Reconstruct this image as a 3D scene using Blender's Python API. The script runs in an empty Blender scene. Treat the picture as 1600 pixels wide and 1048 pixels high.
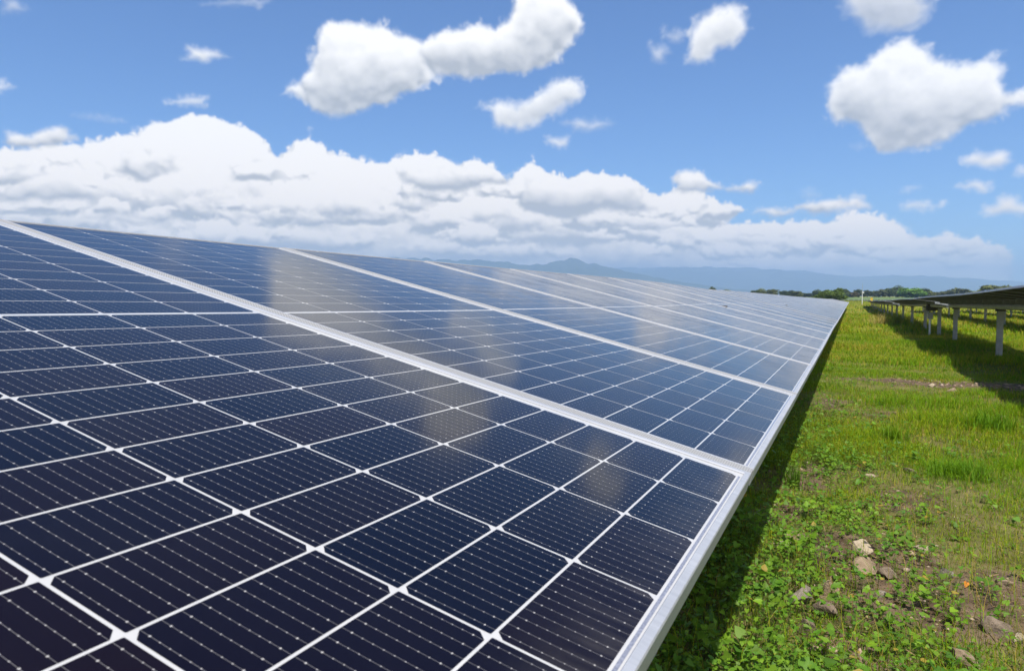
import bpy, bmesh, math, random
import numpy as np
from mathutils import Matrix, Vector

rng = np.random.default_rng(7)
random.seed(7)
R = math.radians
scene = bpy.context.scene
col = scene.collection

# ------------------------------------------------------------------ camera
# world: X to the right of the rows, Y along the rows, Z up; the camera stands over the low edge of a panel row
F_PX, IMG_W, IMG_H = 1128.77, 1600.0, 1048.0
CAM_Z = 1.25
CX = Vector((0.90749052, 0.42007256, 0.0))          # camera right
CD = Vector((0.02266809, -0.04897029, -0.99854297)) # camera down
CF = Vector((-0.4194605, 0.90616828, -0.05396232))  # camera forward
cam_d = bpy.data.cameras.new('camera')
cam = bpy.data.objects.new('camera', cam_d)
col.objects.link(cam)
m = Matrix.Identity(4)
for i in range(3):
    m[i][0], m[i][1], m[i][2] = CX[i], -CD[i], -CF[i]
m[2][3] = CAM_Z
cam.matrix_world = m
cam_d.sensor_width = 36.0
cam_d.lens = F_PX / IMG_W * 36.0
cam_d.clip_start = 0.02
cam_d.clip_end = 90000.0
cam_d.dof.use_dof = True
cam_d.dof.focus_distance = 1.9
cam_d.dof.aperture_fstop = 14.0
scene.camera = cam

SUN = Vector((0.255, -0.34, 1.0)).normalized()       # direction to the sun: high, behind the camera, a little to the right
HAZE_DENSITY = 2.45e-4
SUN_EL = math.asin(SUN.z)
SUN_AZ = math.atan2(SUN.x, SUN.y)                   # clockwise from +Y

scene.view_settings.view_transform = 'Standard'
scene.view_settings.look = 'None'
scene.view_settings.exposure = 0.53
scene.view_settings.gamma = 1.0
scene.view_settings.use_curve_mapping = False
scene.cycles.max_bounces = 8
scene.cycles.diffuse_bounces = 3
scene.cycles.glossy_bounces = 3
scene.cycles.transmission_bounces = 4
scene.cycles.volume_bounces = 1
scene.cycles.transparent_max_bounces = 8
scene.cycles.use_denoising = True
scene.cycles.sample_clamp_indirect = 6.0


def pix_dir(x, y):
    """world direction of the sky or land seen at a place of the view (used to read bearings and heights off the photograph)"""
    d = CX * ((x - 800) / F_PX) + CD * ((y - 524) / F_PX) + CF
    return d.normalized()


def azel(x, y):
    d = pix_dir(x, y)
    return math.degrees(math.atan2(d.x, d.y)), math.degrees(math.asin(d.z))


# ------------------------------------------------------------------ node helper
class NT:
    """a small wrapper so that node maths can be written as expressions"""
    def __init__(self, tree):
        self.t = tree
        tree.nodes.clear()

    def n(self, kind, **kw):
        nd = self.t.nodes.new(kind)
        for k, v in kw.items():
            setattr(nd, k, v)
        return nd

    def link(self, a, b):
        self.t.links.new(a, b)

    def put(self, inp, v):
        if hasattr(v, 'is_output') or isinstance(v, bpy.types.NodeSocket):
            self.link(v, inp)
        else:
            inp.default_value = v

    def m(self, op, a, b=None, c=None, clamp=False):
        nd = self.n('ShaderNodeMath', operation=op, use_clamp=clamp)
        self.put(nd.inputs[0], a)
        if b is not None:
            self.put(nd.inputs[1], b)
        if c is not None:
            self.put(nd.inputs[2], c)
        return nd.outputs[0]

    def add(self, a, b): return self.m('ADD', a, b)
    def sub(self, a, b): return self.m('SUBTRACT', a, b)
    def mul(self, a, b): return self.m('MULTIPLY', a, b)
    def div(self, a, b): return self.m('DIVIDE', a, b)
    def mx(self, a, b): return self.m('MAXIMUM', a, b)
    def mn(self, a, b): return self.m('MINIMUM', a, b)

    def vm(self, op, a, b=None, scale=None):
        nd = self.n('ShaderNodeVectorMath', operation=op)
        self.put(nd.inputs[0], a)
        if b is not None:
            self.put(nd.inputs[1], b)
        if scale is not None:
            self.put(nd.inputs['Scale'], scale)
        return nd.outputs['Value'] if op in ('LENGTH', 'DOT_PRODUCT', 'DISTANCE') else nd.outputs['Vector']

    def ss(self, x, lo, hi, a=0.0, b=1.0):
        nd = self.n('ShaderNodeMapRange', interpolation_type='SMOOTHSTEP')
        for i, v in enumerate((x, lo, hi, a, b)):
            self.put(nd.inputs[i], v)
        return nd.outputs[0]

    def lin(self, x, lo, hi, a=0.0, b=1.0):
        nd = self.n('ShaderNodeMapRange')
        for i, v in enumerate((x, lo, hi, a, b)):
            self.put(nd.inputs[i], v)
        return nd.outputs[0]

    def mix(self, f, a, b, blend='MIX'):
        nd = self.n('ShaderNodeMix', data_type='RGBA', blend_type=blend)
        self.put(nd.inputs[0], f)
        self.put(nd.inputs[6], a if not isinstance(a, tuple) else (*a, 1)[:4])
        self.put(nd.inputs[7], b if not isinstance(b, tuple) else (*b, 1)[:4])
        return nd.outputs[2]

    def noise(self, vec, scale, detail=4.0, rough=0.55, dist=0.0, out=0):
        nd = self.n('ShaderNodeTexNoise')
        if vec is not None:
            self.put(nd.inputs['Vector'], vec)
        nd.inputs['Scale'].default_value = scale
        nd.inputs['Detail'].default_value = detail
        nd.inputs['Roughness'].default_value = rough
        nd.inputs['Distortion'].default_value = dist
        return nd.outputs[out]

    def voro(self, vec, scale, detail=0.0, rough=0.5, feature='F1', out=0):
        nd = self.n('ShaderNodeTexVoronoi', feature=feature)
        self.put(nd.inputs['Vector'], vec)
        nd.inputs['Scale'].default_value = scale
        if 'Detail' in nd.inputs:
            nd.inputs['Detail'].default_value = detail
            nd.inputs['Roughness'].default_value = rough
        return nd.outputs[out]

    def ramp(self, f, stops):
        nd = self.n('ShaderNodeValToRGB')
        e = nd.color_ramp.elements
        while len(e) < len(stops):
            e.new(0.5)
        for el, (p, c) in zip(e, stops):
            el.position = p
            el.color = (*c, 1)[:4]
        self.put(nd.inputs[0], f)
        return nd.outputs[0]

    def curve(self, x, pts, x0, x1, y0, y1):
        """piecewise curve y(x) through pts; x0..x1 and y0..y1 are its range"""
        nd = self.n('ShaderNodeFloatCurve')
        cm = nd.mapping
        cm.use_clip = False
        cv = cm.curves[0]
        P = sorted(((px - x0) / (x1 - x0), (py - y0) / (y1 - y0)) for px, py in pts)
        cv.points[0].location = P[0]
        cv.points[1].location = P[-1]
        for q in P[1:-1]:
            cv.points.new(*q)
        for q in cv.points:
            q.handle_type = 'VECTOR'
        cm.update()
        self.put(nd.inputs['Value'], self.lin(x, x0, x1))
        return self.lin(nd.outputs[0], 0.0, 1.0, y0, y1)


# ------------------------------------------------------------------ world: Nishita sky with cumulus
world = bpy.data.worlds.new('World')
scene.world = world
world.use_nodes = True
world.cycles.sampling_method = 'MANUAL'
world.cycles.sample_map_resolution = 512
w = NT(world.node_tree)
sky = w.n('ShaderNodeTexSky', sky_type='NISHITA')
sky.sun_disc = False
sky.sun_elevation = SUN_EL
sky.sun_rotation = SUN_AZ
sky.altitude = 300.0
sky.air_density = 1.0
sky.dust_density = 0.0
sky.ozone_density = 3.0
geo = w.n('ShaderNodeTexCoord')
D = w.vm('NORMALIZE', geo.outputs['Generated'])
sep = w.n('ShaderNodeSeparateXYZ')
w.link(D, sep.inputs[0])
dx, dy, dz = sep.outputs
AZ = w.mul(w.m('ARCTAN2', dx, dy), 180 / math.pi)
EL = w.mul(w.m('ARCSINE', dz), 180 / math.pi)

# ---- cloud fields, worked out once per bearing and elevation
GA0, GA1, GE0, GE1, PPD = -65.0, 15.0, -1.0, 27.0, 20.0
GW, GH = int((GA1 - GA0) * PPD), int((GE1 - GE0) * PPD)
crng = np.random.default_rng(42)


def lattice_noise(x, y, z, seed):
    """3-D value noise"""
    xi, yi, zi = np.floor(x).astype(np.int64), np.floor(y).astype(np.int64), np.floor(z).astype(np.int64)
    fx, fy, fz = x - xi, y - yi, z - zi
    fx, fy, fz = fx * fx * (3 - 2 * fx), fy * fy * (3 - 2 * fy), fz * fz * (3 - 2 * fz)

    def h(a, b, c):
        n = (a * 374761393 + b * 668265263 + c * 1440670441 + seed * 974711) & 0x7fffffff
        n = ((n ^ (n >> 13)) * 1274126177) & 0x7fffffff
        return ((n ^ (n >> 16)) & 0xffff).astype(np.float32) / 65535.0
    r = 0
    for a, wa in ((0, 1 - fx), (1, fx)):
        for b, wb in ((0, 1 - fy), (1, fy)):
            for c, wc in ((0, 1 - fz), (1, fz)):
                r = r + h(xi + a, yi + b, zi + c) * (wa * wb * wc)
    return r


def fbm(P, scale, octv, rough=0.55, seed=0):
    s, a, t = 0, 1.0, 0
    for o in range(octv):
        k = scale * 2.03 ** o
        s = s + a * lattice_noise(P[0] * k + 3.1 * o, P[1] * k + 7.7 * o, P[2] * k + 1.3 * o, seed + o)
        t += a
        a *= rough
    return s / t


def gauss(A, sg):
    """blur by sg pixels"""
    pad = int(3 * sg) + 2
    B = np.pad(A, pad, mode='edge')
    fy = np.fft.fftfreq(B.shape[0])[:, None]
    fx = np.fft.rfftfreq(B.shape[1])[None, :]
    K = np.exp(-2 * (math.pi * sg) ** 2 * (fx * fx + fy * fy))
    return np.fft.irfft2(np.fft.rfft2(B) * K, s=B.shape)[pad:-pad, pad:-pad]


def sstep(x, a, b):
    t = np.clip((x - a) / (b - a), 0, 1)
    return t * t * (3 - 2 * t)


gaz, gel = np.meshgrid(np.radians(GA0 + (np.arange(GW) + 0.5) / PPD), np.radians(GE0 + (np.arange(GH) + 0.5) / PPD))
GD = (np.sin(gaz) * np.cos(gel), np.cos(gaz) * np.cos(gel), np.sin(gel))
GN1 = fbm(GD, 22, 6, 0.58, 1) - 0.5
GN2 = fbm(GD, 70, 5, 0.60, 11) - 0.5
GN3 = fbm(GD, 9, 4, 0.5, 31) - 0.5
GWX = (fbm(GD, 26, 5, 0.62, 51) - 0.5) * 34
GWY = (fbm(GD, 26, 5, 0.62, 71) - 0.5) * 34
yy_, xx_ = np.mgrid[0:GH, 0:GW].astype(np.float32)
SKY_A = np.zeros((GH, GW))           # how much of the blue is covered
SKY_L = np.full((GH, GW), 0.9)       # how bright the cloud is there


def to_grid(x, y):
    a, e = azel(x, y)
    return (a - GA0) * PPD, (e - GE0) * PPD


def in_poly(px, py, poly):
    c = np.zeros(px.shape, bool)
    n = len(poly)
    for i in range(n):
        (x0, y0), (x1, y1) = poly[i], poly[(i + 1) % n]
        if y0 == y1:
            continue
        k = ((y0 > py) != (y1 > py)) & (px < (x1 - x0) * (py - y0) / (y1 - y0) + x0)
        c ^= k
    return c


def edge_dist(px, py, poly):
    d = np.full(px.shape, 1e9)
    n = len(poly)
    for i in range(n):
        (x0, y0), (x1, y1) = poly[i], poly[(i + 1) % n]
        ex, ey = x1 - x0, y1 - y0
        t = np.clip(((px - x0) * ex + (py - y0) * ey) / (ex * ex + ey * ey + 1e-9), 0, 1)
        d = np.minimum(d, np.hypot(px - x0 - t * ex, py - y0 - t * ey))
    return d


def cumulus(poly, dens=0.6, rmax=26.0, rmin=3.5, soft=2.2, erode=5.0, opacity=1.0, grey=0.0, base_dark=0.5, flat=True, contrast=1.0, fringe_on=True, warp=1.0, core=0.0, wide=0.0):
    """fill an outline with heaped round puffs, then light the heap from above"""
    global SKY_A, SKY_L
    g = [to_grid(x, y) for x, y in poly]
    xs, ys = [p[0] for p in g], [p[1] for p in g]
    m = 20
    X0, X1 = max(0, int(min(xs)) - m), min(GW, int(max(xs)) + m)
    Y0, Y1 = max(0, int(min(ys)) - m), min(GH, int(max(ys)) + m)
    if X1 - X0 < 4 or Y1 - Y0 < 4:
        return
    sx, sy = xx_[Y0:Y1, X0:X1], yy_[Y0:Y1, X0:X1]
    ins = in_poly(sx, sy, g)
    n1, n2, n3 = GN1[Y0:Y1, X0:X1], GN2[Y0:Y1, X0:X1], GN3[Y0:Y1, X0:X1]
    wx, wy = sx + GWX[Y0:Y1, X0:X1] * warp, sy + GWY[Y0:Y1, X0:X1] * warp
    # candidate puffs
    area = ins.sum()
    N = int(max(30, area / 26.0 * dens))
    idx = crng.choice(np.flatnonzero(ins), size=min(N, int(area)), replace=False)
    cx, cy = sx.ravel()[idx].astype(float), sy.ravel()[idx].astype(float)
    ed = edge_dist(cx, cy, g)
    r = np.clip(ed * crng.uniform(0.55, 1.0, len(ed)) + 0.6, rmin, rmax) * crng.uniform(0.45, 1.0, len(ed))
    r = np.maximum(r, rmin * 0.7)
    ztop = 1.05 * np.minimum(ed, 3.0 * rmax) ** 0.85
    H = np.full(sx.shape, -30.0)
    cov = np.full(sx.shape, -30.0)
    for i in np.argsort(-r):
        ri = r[i]
        a, b = int(max(X0, cx[i] - ri - 15)), int(min(X1, cx[i] + ri + 16))
        c, d = int(max(Y0, cy[i] - ri - 15)), int(min(Y1, cy[i] + ri + 16))
        if b <= a or d <= c:
            continue
        q = (slice(c - Y0, d - Y0), slice(a - X0, b - X0))
        ddx, ddy = wx[q] - cx[i], wy[q] - cy[i]
        if flat:
            ddy = np.where(ddy < 0, ddy * 1.35, ddy)
        dd = ddx * ddx + ddy * ddy
        s = ri * ri - dd
        z = ztop[i] + np.where(s > 0, np.sqrt(np.maximum(s, 0)), -6.0)
        z = np.where(s > 0, z, -30.0)
        H[q] = np.maximum(H[q], z)
        cov[q] = np.maximum(cov[q], ri - np.sqrt(dd))
    ind = in_poly(wx, wy, g).astype(float)
    cov = np.maximum(cov, np.where(ind > 0.5, edge_dist(wx, wy, g), -30.0) - 1.5)
    al = sstep(cov + n1 * 2.6 * erode + n2 * 1.3 * erode, -0.6 * soft - wide * 0.35, soft * 2.3 + wide)
    al = gauss(al, 0.7)
    fringe = 0.5 * sstep(cov + n1 * 26 + n2 * 30, 0.0, 9.0) * (cov > -14)
    al = np.maximum(al, gauss(fringe, 0.8) * (1 if fringe_on else 0))
    Hc = np.where(H < -20, 0, H)
    Hs = gauss(Hc, 1.5) + n1 * 12 + n2 * 7
    lig = 0
    for sg, wt, k in ((1.0, 0.18, 0.7), (3.2, 0.32, 0.8), (10.0, 0.50, 1.1)):
        B = gauss(Hs, sg)
        gy, gx = np.gradient(B)
        nz = 1.0 / np.sqrt(1 + (gx * k * 0.5) ** 2 + (gy * k * 0.5) ** 2)
        nx, ny = -gx * k * 0.5 * nz, -gy * k * 0.5 * nz
        lig = lig + wt * np.clip(0.10 * nx + 0.62 * ny + 0.72 * nz, -0.5, 1)
    occ = np.clip((Hs - gauss(Hs, 9.0)) / 16.0, -1, 1)
    # underside: the cloud darkens towards its own base, measured against the outline at each bearing
    topc = np.where(ins.any(0), (np.where(ins, sy, -1e9)).max(0), max(ys))
    botc = np.where(ins.any(0), (np.where(ins, sy, 1e9)).min(0), min(ys))
    k = 9
    topc = np.convolve(np.pad(topc, k, mode='edge'), np.ones(2 * k + 1) / (2 * k + 1), 'valid')
    botc = np.convolve(np.pad(botc, k, mode='edge'), np.ones(2 * k + 1) / (2 * k + 1), 'valid')
    hrel = np.clip((sy - botc[None]) / np.maximum(topc - botc, 8)[None], 0, 1)
    und = sstep(hrel + n3 * 0.6 + n1 * 0.5, -0.30, 1.05)
    v = 0.28 + contrast * (1.45 * (lig - 0.66) + 0.30 * occ) + 0.44 * (1 - 1.6 * base_dark * (1 - und)) - 1.6 * grey
    if core:
        thick = gauss(np.clip(cov, 0, 40), 5.0)
        ctr = sstep(thick + n1 * 10, 2.0, min(22.0, 0.75 * float(thick.max()) + 2.0))
        v = (1 - 0.42) * v + 0.42 * 1.02 - core * ctr * (0.35 + 0.65 * sstep(1 - hrel + n3 * 0.5, 0.15, 0.85))
    v = v + (n2 * 0.10 + n1 * 0.16) * contrast
    v = gauss(np.clip(v, 0.0, 1.04), 0.6)
    al = al * opacity
    A, L = SKY_A[Y0:Y1, X0:X1], SKY_L[Y0:Y1, X0:X1]
    SKY_L[Y0:Y1, X0:X1] = (L * A * (1 - al) + v * al) / np.maximum(A * (1 - al) + al, 1e-4)
    SKY_A[Y0:Y1, X0:X1] = A * (1 - al) + al


def puff(x, y, rx, ru, rd, **kw):
    """a small cumulus: a lumpy oval with a flatter base"""
    n = 22
    ph = crng.uniform(0, 6.28, 3)
    P = []
    for i in range(n):
        t = 2 * math.pi * i / n
        k = 1 + 0.14 * math.sin(3 * t + ph[0]) + 0.10 * math.sin(5 * t + ph[1]) + 0.08 * math.sin(8 * t + ph[2])
        P.append((x + rx * k * math.cos(t), y - (ru if math.sin(t) > 0 else rd) * k * math.sin(t)))
    cumulus(P, rmax=max(5.0, min(rx, ru + rd) * 0.55), rmin=3.2, **kw)


BANK = [(-60, 232), (0, 226), (60, 230), (130, 226), (180, 214), (212, 206), (240, 190), (270, 183), (310, 178), (345, 182), (370, 190), (400, 206), (420, 226), (432, 242), (446, 224), (462, 207), (490, 218), (520, 229),
        (545, 244), (572, 252), (600, 252), (630, 239), (660, 237), (690, 247), (715, 252), (742, 250), (770, 257), (790, 275), (815, 256), (830, 250), (850, 269), (880, 270), (912, 267), (950, 272), (980, 277), (1000, 286),
        (1030, 300), (1055, 296), (1100, 300), (1124, 316), (1134, 345), (1180, 348), (1230, 344), (1290, 346), (1330, 336), (1360, 330), (1390, 339), (1410, 352), (1440, 366), (1480, 366), (1530, 373), (1570, 381),
        (1586, 396), (1592, 420), (1595, 500), (-90, 500)]
cumulus(BANK, dens=0.35, rmax=34, rmin=5, soft=1.6, erode=2.6, base_dark=0.10, contrast=2.3, flat=False, grey=0.07)
# heaps standing in front of one another inside the bank
for P, g in (([(95, 300), (150, 262), (200, 250), (260, 262), (330, 246), (400, 258), (450, 278), (520, 270), (600, 292), (640, 330), (620, 352), (420, 356), (250, 350), (110, 340)], 0.0),
             ([(260, 330), (300, 300), (360, 312), (420, 296), (480, 300), (540, 288), (590, 306), (650, 322), (670, 344), (600, 356), (440, 352), (300, 352)], 0.03),
             ([(640, 330), (680, 300), (740, 312), (800, 296), (850, 312), (905, 330), (960, 360), (1000, 384), (900, 392), (760, 386), (640, 372)], 0.0),
             ([(1000, 360), (1050, 335), (1110, 345), (1160, 352), (1220, 360), (1280, 350), (1330, 366), (1390, 372), (1440, 392), (1400, 404), (1200, 402), (1020, 396)], 0.0),
             ([(-80, 330), (-20, 300), (40, 315), (100, 320), (160, 335), (230, 345), (260, 362), (100, 372), (-80, 372)], 0.03),
             ([(120, 372), (220, 352), (340, 356), (470, 350), (560, 362), (640, 378), (560, 396), (300, 396), (140, 392)], 0.06),
             ([(560, 392), (680, 374), (800, 380), (900, 392), (1000, 396), (980, 408), (700, 408)], 0.05)):
    cumulus(P, dens=0.45, rmax=19, rmin=4, soft=3.0, erode=3.6, base_dark=0.75, grey=g, contrast=1.8, opacity=0.92)
for _ in range(58):
    hx_ = crng.uniform(-60, 1120)
    hy_ = crng.uniform(float(np.interp(hx_, [-60, 0, 300, 430, 600, 900, 1100], [262, 262, 225, 262, 280, 300, 330])), 388)
    hw_ = crng.uniform(20, 62)
    puff(hx_, hy_, hw_, hw_ * crng.uniform(0.40, 0.62), hw_ * 0.22, warp=0.8, soft=1.8, erode=2.4, grey=crng.uniform(-0.03, 0.06), base_dark=crng.uniform(0.25, 0.55) + 0.4 * float(np.clip((hy_ - 290) / 70, 0, 1)), contrast=2.2, opacity=0.96)
for _ in range(26):
    hx_ = crng.uniform(1000, 1580)
    hy_ = crng.uniform(float(np.interp(hx_, [1000, 1120, 1360, 1580], [330, 365, 358, 398])), 412)
    hw_ = crng.uniform(14, 40)
    puff(hx_, hy_, hw_, hw_ * crng.uniform(0.40, 0.62), hw_ * 0.22, warp=0.7, soft=1.6, erode=2.2, grey=crng.uniform(-0.03, 0.05), base_dark=crng.uniform(0.25, 0.6), contrast=2.2, opacity=0.97)
# flat grey-bottomed clouds drifting before it
for q, g in (((228, 264, 50, 26, 14), 0.10), ((66, 226, 58, 28, 12), 0.08), ((700, 286, 84, 32, 16), 0.06), ((645, 322, 40, 18, 12), 0.08), ((905, 322, 112, 48, 20), 0.03), ((80, 306, 84, 34, 14), 0.03), ((24, 278, 34, 18, 10), 0.08),
             ((1084, 294, 42, 28, 13), 0.0), ((1160, 296, 30, 13, 8), 0.03), ((1294, 328, 62, 20, 9), 0.04), ((1212, 334, 34, 13, 7), 0.06), ((760, 340, 44, 14, 8), 0.10), ((330, 318, 22, 9, 6), 0.12), ((440, 342, 70, 12, 8), 0.1),
             ((1000, 352, 60, 14, 8), 0.06), ((560, 345, 90, 14, 8), 0.10), ((160, 345, 110, 12, 9), 0.08), ((840, 372, 60, 10, 7), 0.08), ((1150, 378, 60, 10, 7), 0.05)):
    puff(*q, soft=2.6, erode=2.0, grey=g, base_dark=0.85, contrast=1.1, warp=0.7, wide=2.5)
# lone clouds in the blue
for q in ((320, 88, 36, 17, 12), (293, 161, 32, 12, 9), (872, 222, 22, 13, 9), (1540, 250, 42, 20, 14), (1522, 295, 32, 13, 8), (1432, 325, 33, 10, 7), (1574, 328, 42, 22, 13), (1598, 270, 16, 11, 8), (3, 140, 16, 12, 9)):
    puff(*q, soft=3.4, erode=1.6, base_dark=0.25, grey=0.0, warp=0.5, core=0.25, wide=4.0)
for q in ((916, 195, 42, 17, 11), (1032, 84, 16, 18, 16), (1052, 56, 20, 10, 10), (20, 10, 26, 20, 14), (134, 184, 22, 3, 3), (168, 189, 18, 4, 3), (370, 4, 60, 10, 8), (1420, 299, 17, 7, 6), (1262, 302, 14, 7, 5), (1342, 230, 13, 6, 5)):
    puff(*q, warp=0.6, soft=6.0, erode=3.0, base_dark=0.15, opacity=0.60, grey=0.05)
cumulus([(437, 148), (470, 122), (482, 96), (486, 64), (497, 43), (520, 31), (545, 34), (575, 38), (600, 28), (625, 52), (645, 48), (665, 60), (690, 70), (676, 112), (668, 128), (650, 145), (620, 168), (590, 170), (560, 182), (520, 189), (490, 173), (470, 156)],
        soft=2.4, erode=3.6, base_dark=0.20, rmax=22, contrast=1.7, core=0.50, wide=5.0)
cumulus([(660, 62), (685, 40), (720, 32), (745, 24), (765, 34), (790, 22), (808, -8), (840, -30), (880, -22), (905, 10), (917, 34), (910, 52), (895, 70), (870, 97), (830, 109), (800, 121), (760, 130), (700, 125), (668, 116), (655, 100)],
        soft=2.4, erode=3.6, base_dark=0.20, rmax=22, contrast=1.7, core=0.50, wide=5.0)
cumulus([(742, 169), (775, 161), (812, 153), (850, 131), (872, 117), (895, 121), (918, 147), (905, 160), (880, 175), (850, 190), (820, 206), (772, 204), (764, 181)], soft=3.0, erode=3.6, base_dark=0.18, rmax=18, core=0.40, wide=7.0)
cumulus([(1066, 97), (1071, 60), (1086, 32), (1112, 12), (1150, 4), (1175, 21), (1182, 44), (1166, 60), (1146, 72), (1121, 82), (1115, 101), (1087, 101)], soft=2.8, erode=3.6, base_dark=0.18, rmax=18, core=0.40, wide=7.0)
cumulus([(1302, 8), (1330, -40), (1400, -60), (1450, -30), (1463, 14), (1440, 40), (1400, 55), (1340, 54), (1320, 40)], soft=5.0, erode=5.0, base_dark=0.2, grey=0.04, opacity=0.85, rmax=20, core=0.5, wide=8.0)
cumulus([(1278, 166), (1290, 132), (1301, 112), (1321, 94), (1346, 97), (1370, 72), (1396, 66), (1422, 50), (1450, 77), (1470, 92), (1500, 102), (1520, 99), (1546, 86), (1572, 107), (1582, 138), (1612, 132), (1660, 122), (1660, 154),
         (1602, 165), (1570, 171), (1540, 186), (1500, 211), (1460, 233), (1420, 241), (1371, 240), (1356, 226), (1340, 206), (1301, 197)], soft=2.4, erode=3.4, base_dark=0.20, rmax=22, contrast=1.7, core=0.50, wide=5.0)
# towards the horizon the bases of the bank are seen, grey and thinning out
SKY_L -= 0.22 * sstep(-np.degrees(gel), -4.6, -1.6) * (1 + GN3 * 1.8)
SKY_A *= sstep(np.degrees(gel), -0.6, 1.2)


# rest of the sky: coarse cumulus, cover added behind the camera to brighten shadows
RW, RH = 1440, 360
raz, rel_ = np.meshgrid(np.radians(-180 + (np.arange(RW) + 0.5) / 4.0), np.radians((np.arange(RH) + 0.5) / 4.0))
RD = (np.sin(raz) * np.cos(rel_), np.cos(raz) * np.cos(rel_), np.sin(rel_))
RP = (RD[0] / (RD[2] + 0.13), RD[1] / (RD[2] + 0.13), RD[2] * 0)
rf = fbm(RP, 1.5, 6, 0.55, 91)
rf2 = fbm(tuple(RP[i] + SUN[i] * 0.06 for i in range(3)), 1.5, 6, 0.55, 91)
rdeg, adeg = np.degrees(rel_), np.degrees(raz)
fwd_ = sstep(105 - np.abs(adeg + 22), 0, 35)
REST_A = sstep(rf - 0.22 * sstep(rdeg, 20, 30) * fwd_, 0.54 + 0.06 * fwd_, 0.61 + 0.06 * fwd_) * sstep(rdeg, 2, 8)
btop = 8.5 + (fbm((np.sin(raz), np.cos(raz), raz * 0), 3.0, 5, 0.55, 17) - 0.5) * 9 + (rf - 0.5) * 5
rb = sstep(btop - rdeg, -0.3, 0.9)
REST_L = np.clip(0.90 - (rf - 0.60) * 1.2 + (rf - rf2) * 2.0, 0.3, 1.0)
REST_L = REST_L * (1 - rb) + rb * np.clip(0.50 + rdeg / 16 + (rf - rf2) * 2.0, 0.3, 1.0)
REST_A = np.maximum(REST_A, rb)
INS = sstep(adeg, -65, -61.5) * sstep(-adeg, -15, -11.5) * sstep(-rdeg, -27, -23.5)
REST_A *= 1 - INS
SKY_A *= sstep(np.degrees(gaz), -65, -61.5) * sstep(-np.degrees(gaz), -15, -11.5) * sstep(-np.degrees(gel), -27, -23.5)


def field_image(name, A, L):
    im = bpy.data.images.new(name, A.shape[1], A.shape[0], alpha=False, float_buffer=True, is_data=True)
    px = np.ones((*A.shape, 4), dtype=np.float32)
    px[..., 0], px[..., 1] = A, np.clip(L, 0, 1.06)
    im.pixels.foreach_set(px.ravel())
    im.update()
    im.pack()
    return im


def field_node(im, u, v):
    nd = w.n('ShaderNodeTexImage', interpolation='Cubic', extension='EXTEND')
    nd.image = im
    cv = w.n('ShaderNodeCombineXYZ')
    w.link(u, cv.inputs[0])
    w.link(v, cv.inputs[1])
    w.link(cv.outputs[0], nd.inputs[0])
    sp = w.n('ShaderNodeSeparateColor')
    w.link(nd.outputs[0], sp.inputs[0])
    return sp.outputs[0], sp.outputs[1]


SKY_TINT = (0.52, 0.73, 1.00)
CLOUD_GAIN = 8.4      # the Background node below is set to 0.1
CLOUD_LO, CLOUD_HI = (0.43, 0.45, 0.485), (1.0, 0.980, 0.955)
fa, fl = field_node(field_image('cumulus_field', SKY_A, SKY_L), w.lin(AZ, GA0, GA1), w.lin(EL, GE0, GE1))
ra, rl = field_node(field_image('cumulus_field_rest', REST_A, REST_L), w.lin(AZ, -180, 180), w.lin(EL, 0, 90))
fa = w.mul(fa, w.mul(w.m('GREATER_THAN', AZ, GA0), w.m('LESS_THAN', AZ, GA1)))
fa = w.mul(fa, w.m('LESS_THAN', EL, GE1))
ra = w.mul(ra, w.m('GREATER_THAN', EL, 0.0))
c = w.vm('MULTIPLY', sky.outputs[0], SKY_TINT)
low_sky = w.mix(w.ss(EL, 2.0, 15.0), (1.22, 1.09, 0.955), (1.0, 1.0, 1.0))     # light from low in the sky has come through more air
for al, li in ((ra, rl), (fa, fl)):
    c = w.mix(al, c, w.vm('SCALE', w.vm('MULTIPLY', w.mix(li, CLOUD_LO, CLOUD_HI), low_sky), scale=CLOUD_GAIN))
bg = w.n('ShaderNodeBackground')
w.link(c, bg.inputs[0])
bg.inputs[1].default_value = 0.10
wo = w.n('ShaderNodeOutputWorld')
w.link(bg.outputs[0], wo.inputs[0])

# ------------------------------------------------------------------ sun
sun_d = bpy.data.lights.new('sun', 'SUN')
sun_d.energy = 4.6
sun_d.angle = R(0.53)
sun_d.color = (1.0, 0.955, 0.89)
sun = bpy.data.objects.new('sun', sun_d)
col.objects.link(sun)
sun.rotation_euler = SUN.to_track_quat('Z', 'Y').to_euler()
sun.location = (0, 0, 30)


# ------------------------------------------------------------------ object helpers
def mesh(name, V, Fc, mat=None, smooth=False):
    me = bpy.data.meshes.new(name)
    me.from_pydata([tuple(v) for v in V], [], [tuple(f) for f in Fc])
    if mat is not None:
        for mm in (mat if isinstance(mat, (list, tuple)) else [mat]):
            me.materials.append(mm)
    if smooth:
        me.polygons.foreach_set('use_smooth', [True] * len(me.polygons))
    me.update()
    return me


def ob(name, me, parent=None, M=None):
    o = bpy.data.objects.new(name, me)
    col.objects.link(o)
    if parent is not None:
        o.parent = parent
    if M is not None:
        o.matrix_local = M
    return o


def tag(o, label=None, cat=None, group=None, kind=None):
    if label: o['label'] = label
    if cat: o['category'] = cat
    if group: o['group'] = group
    if kind: o['kind'] = kind
    return o


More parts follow.
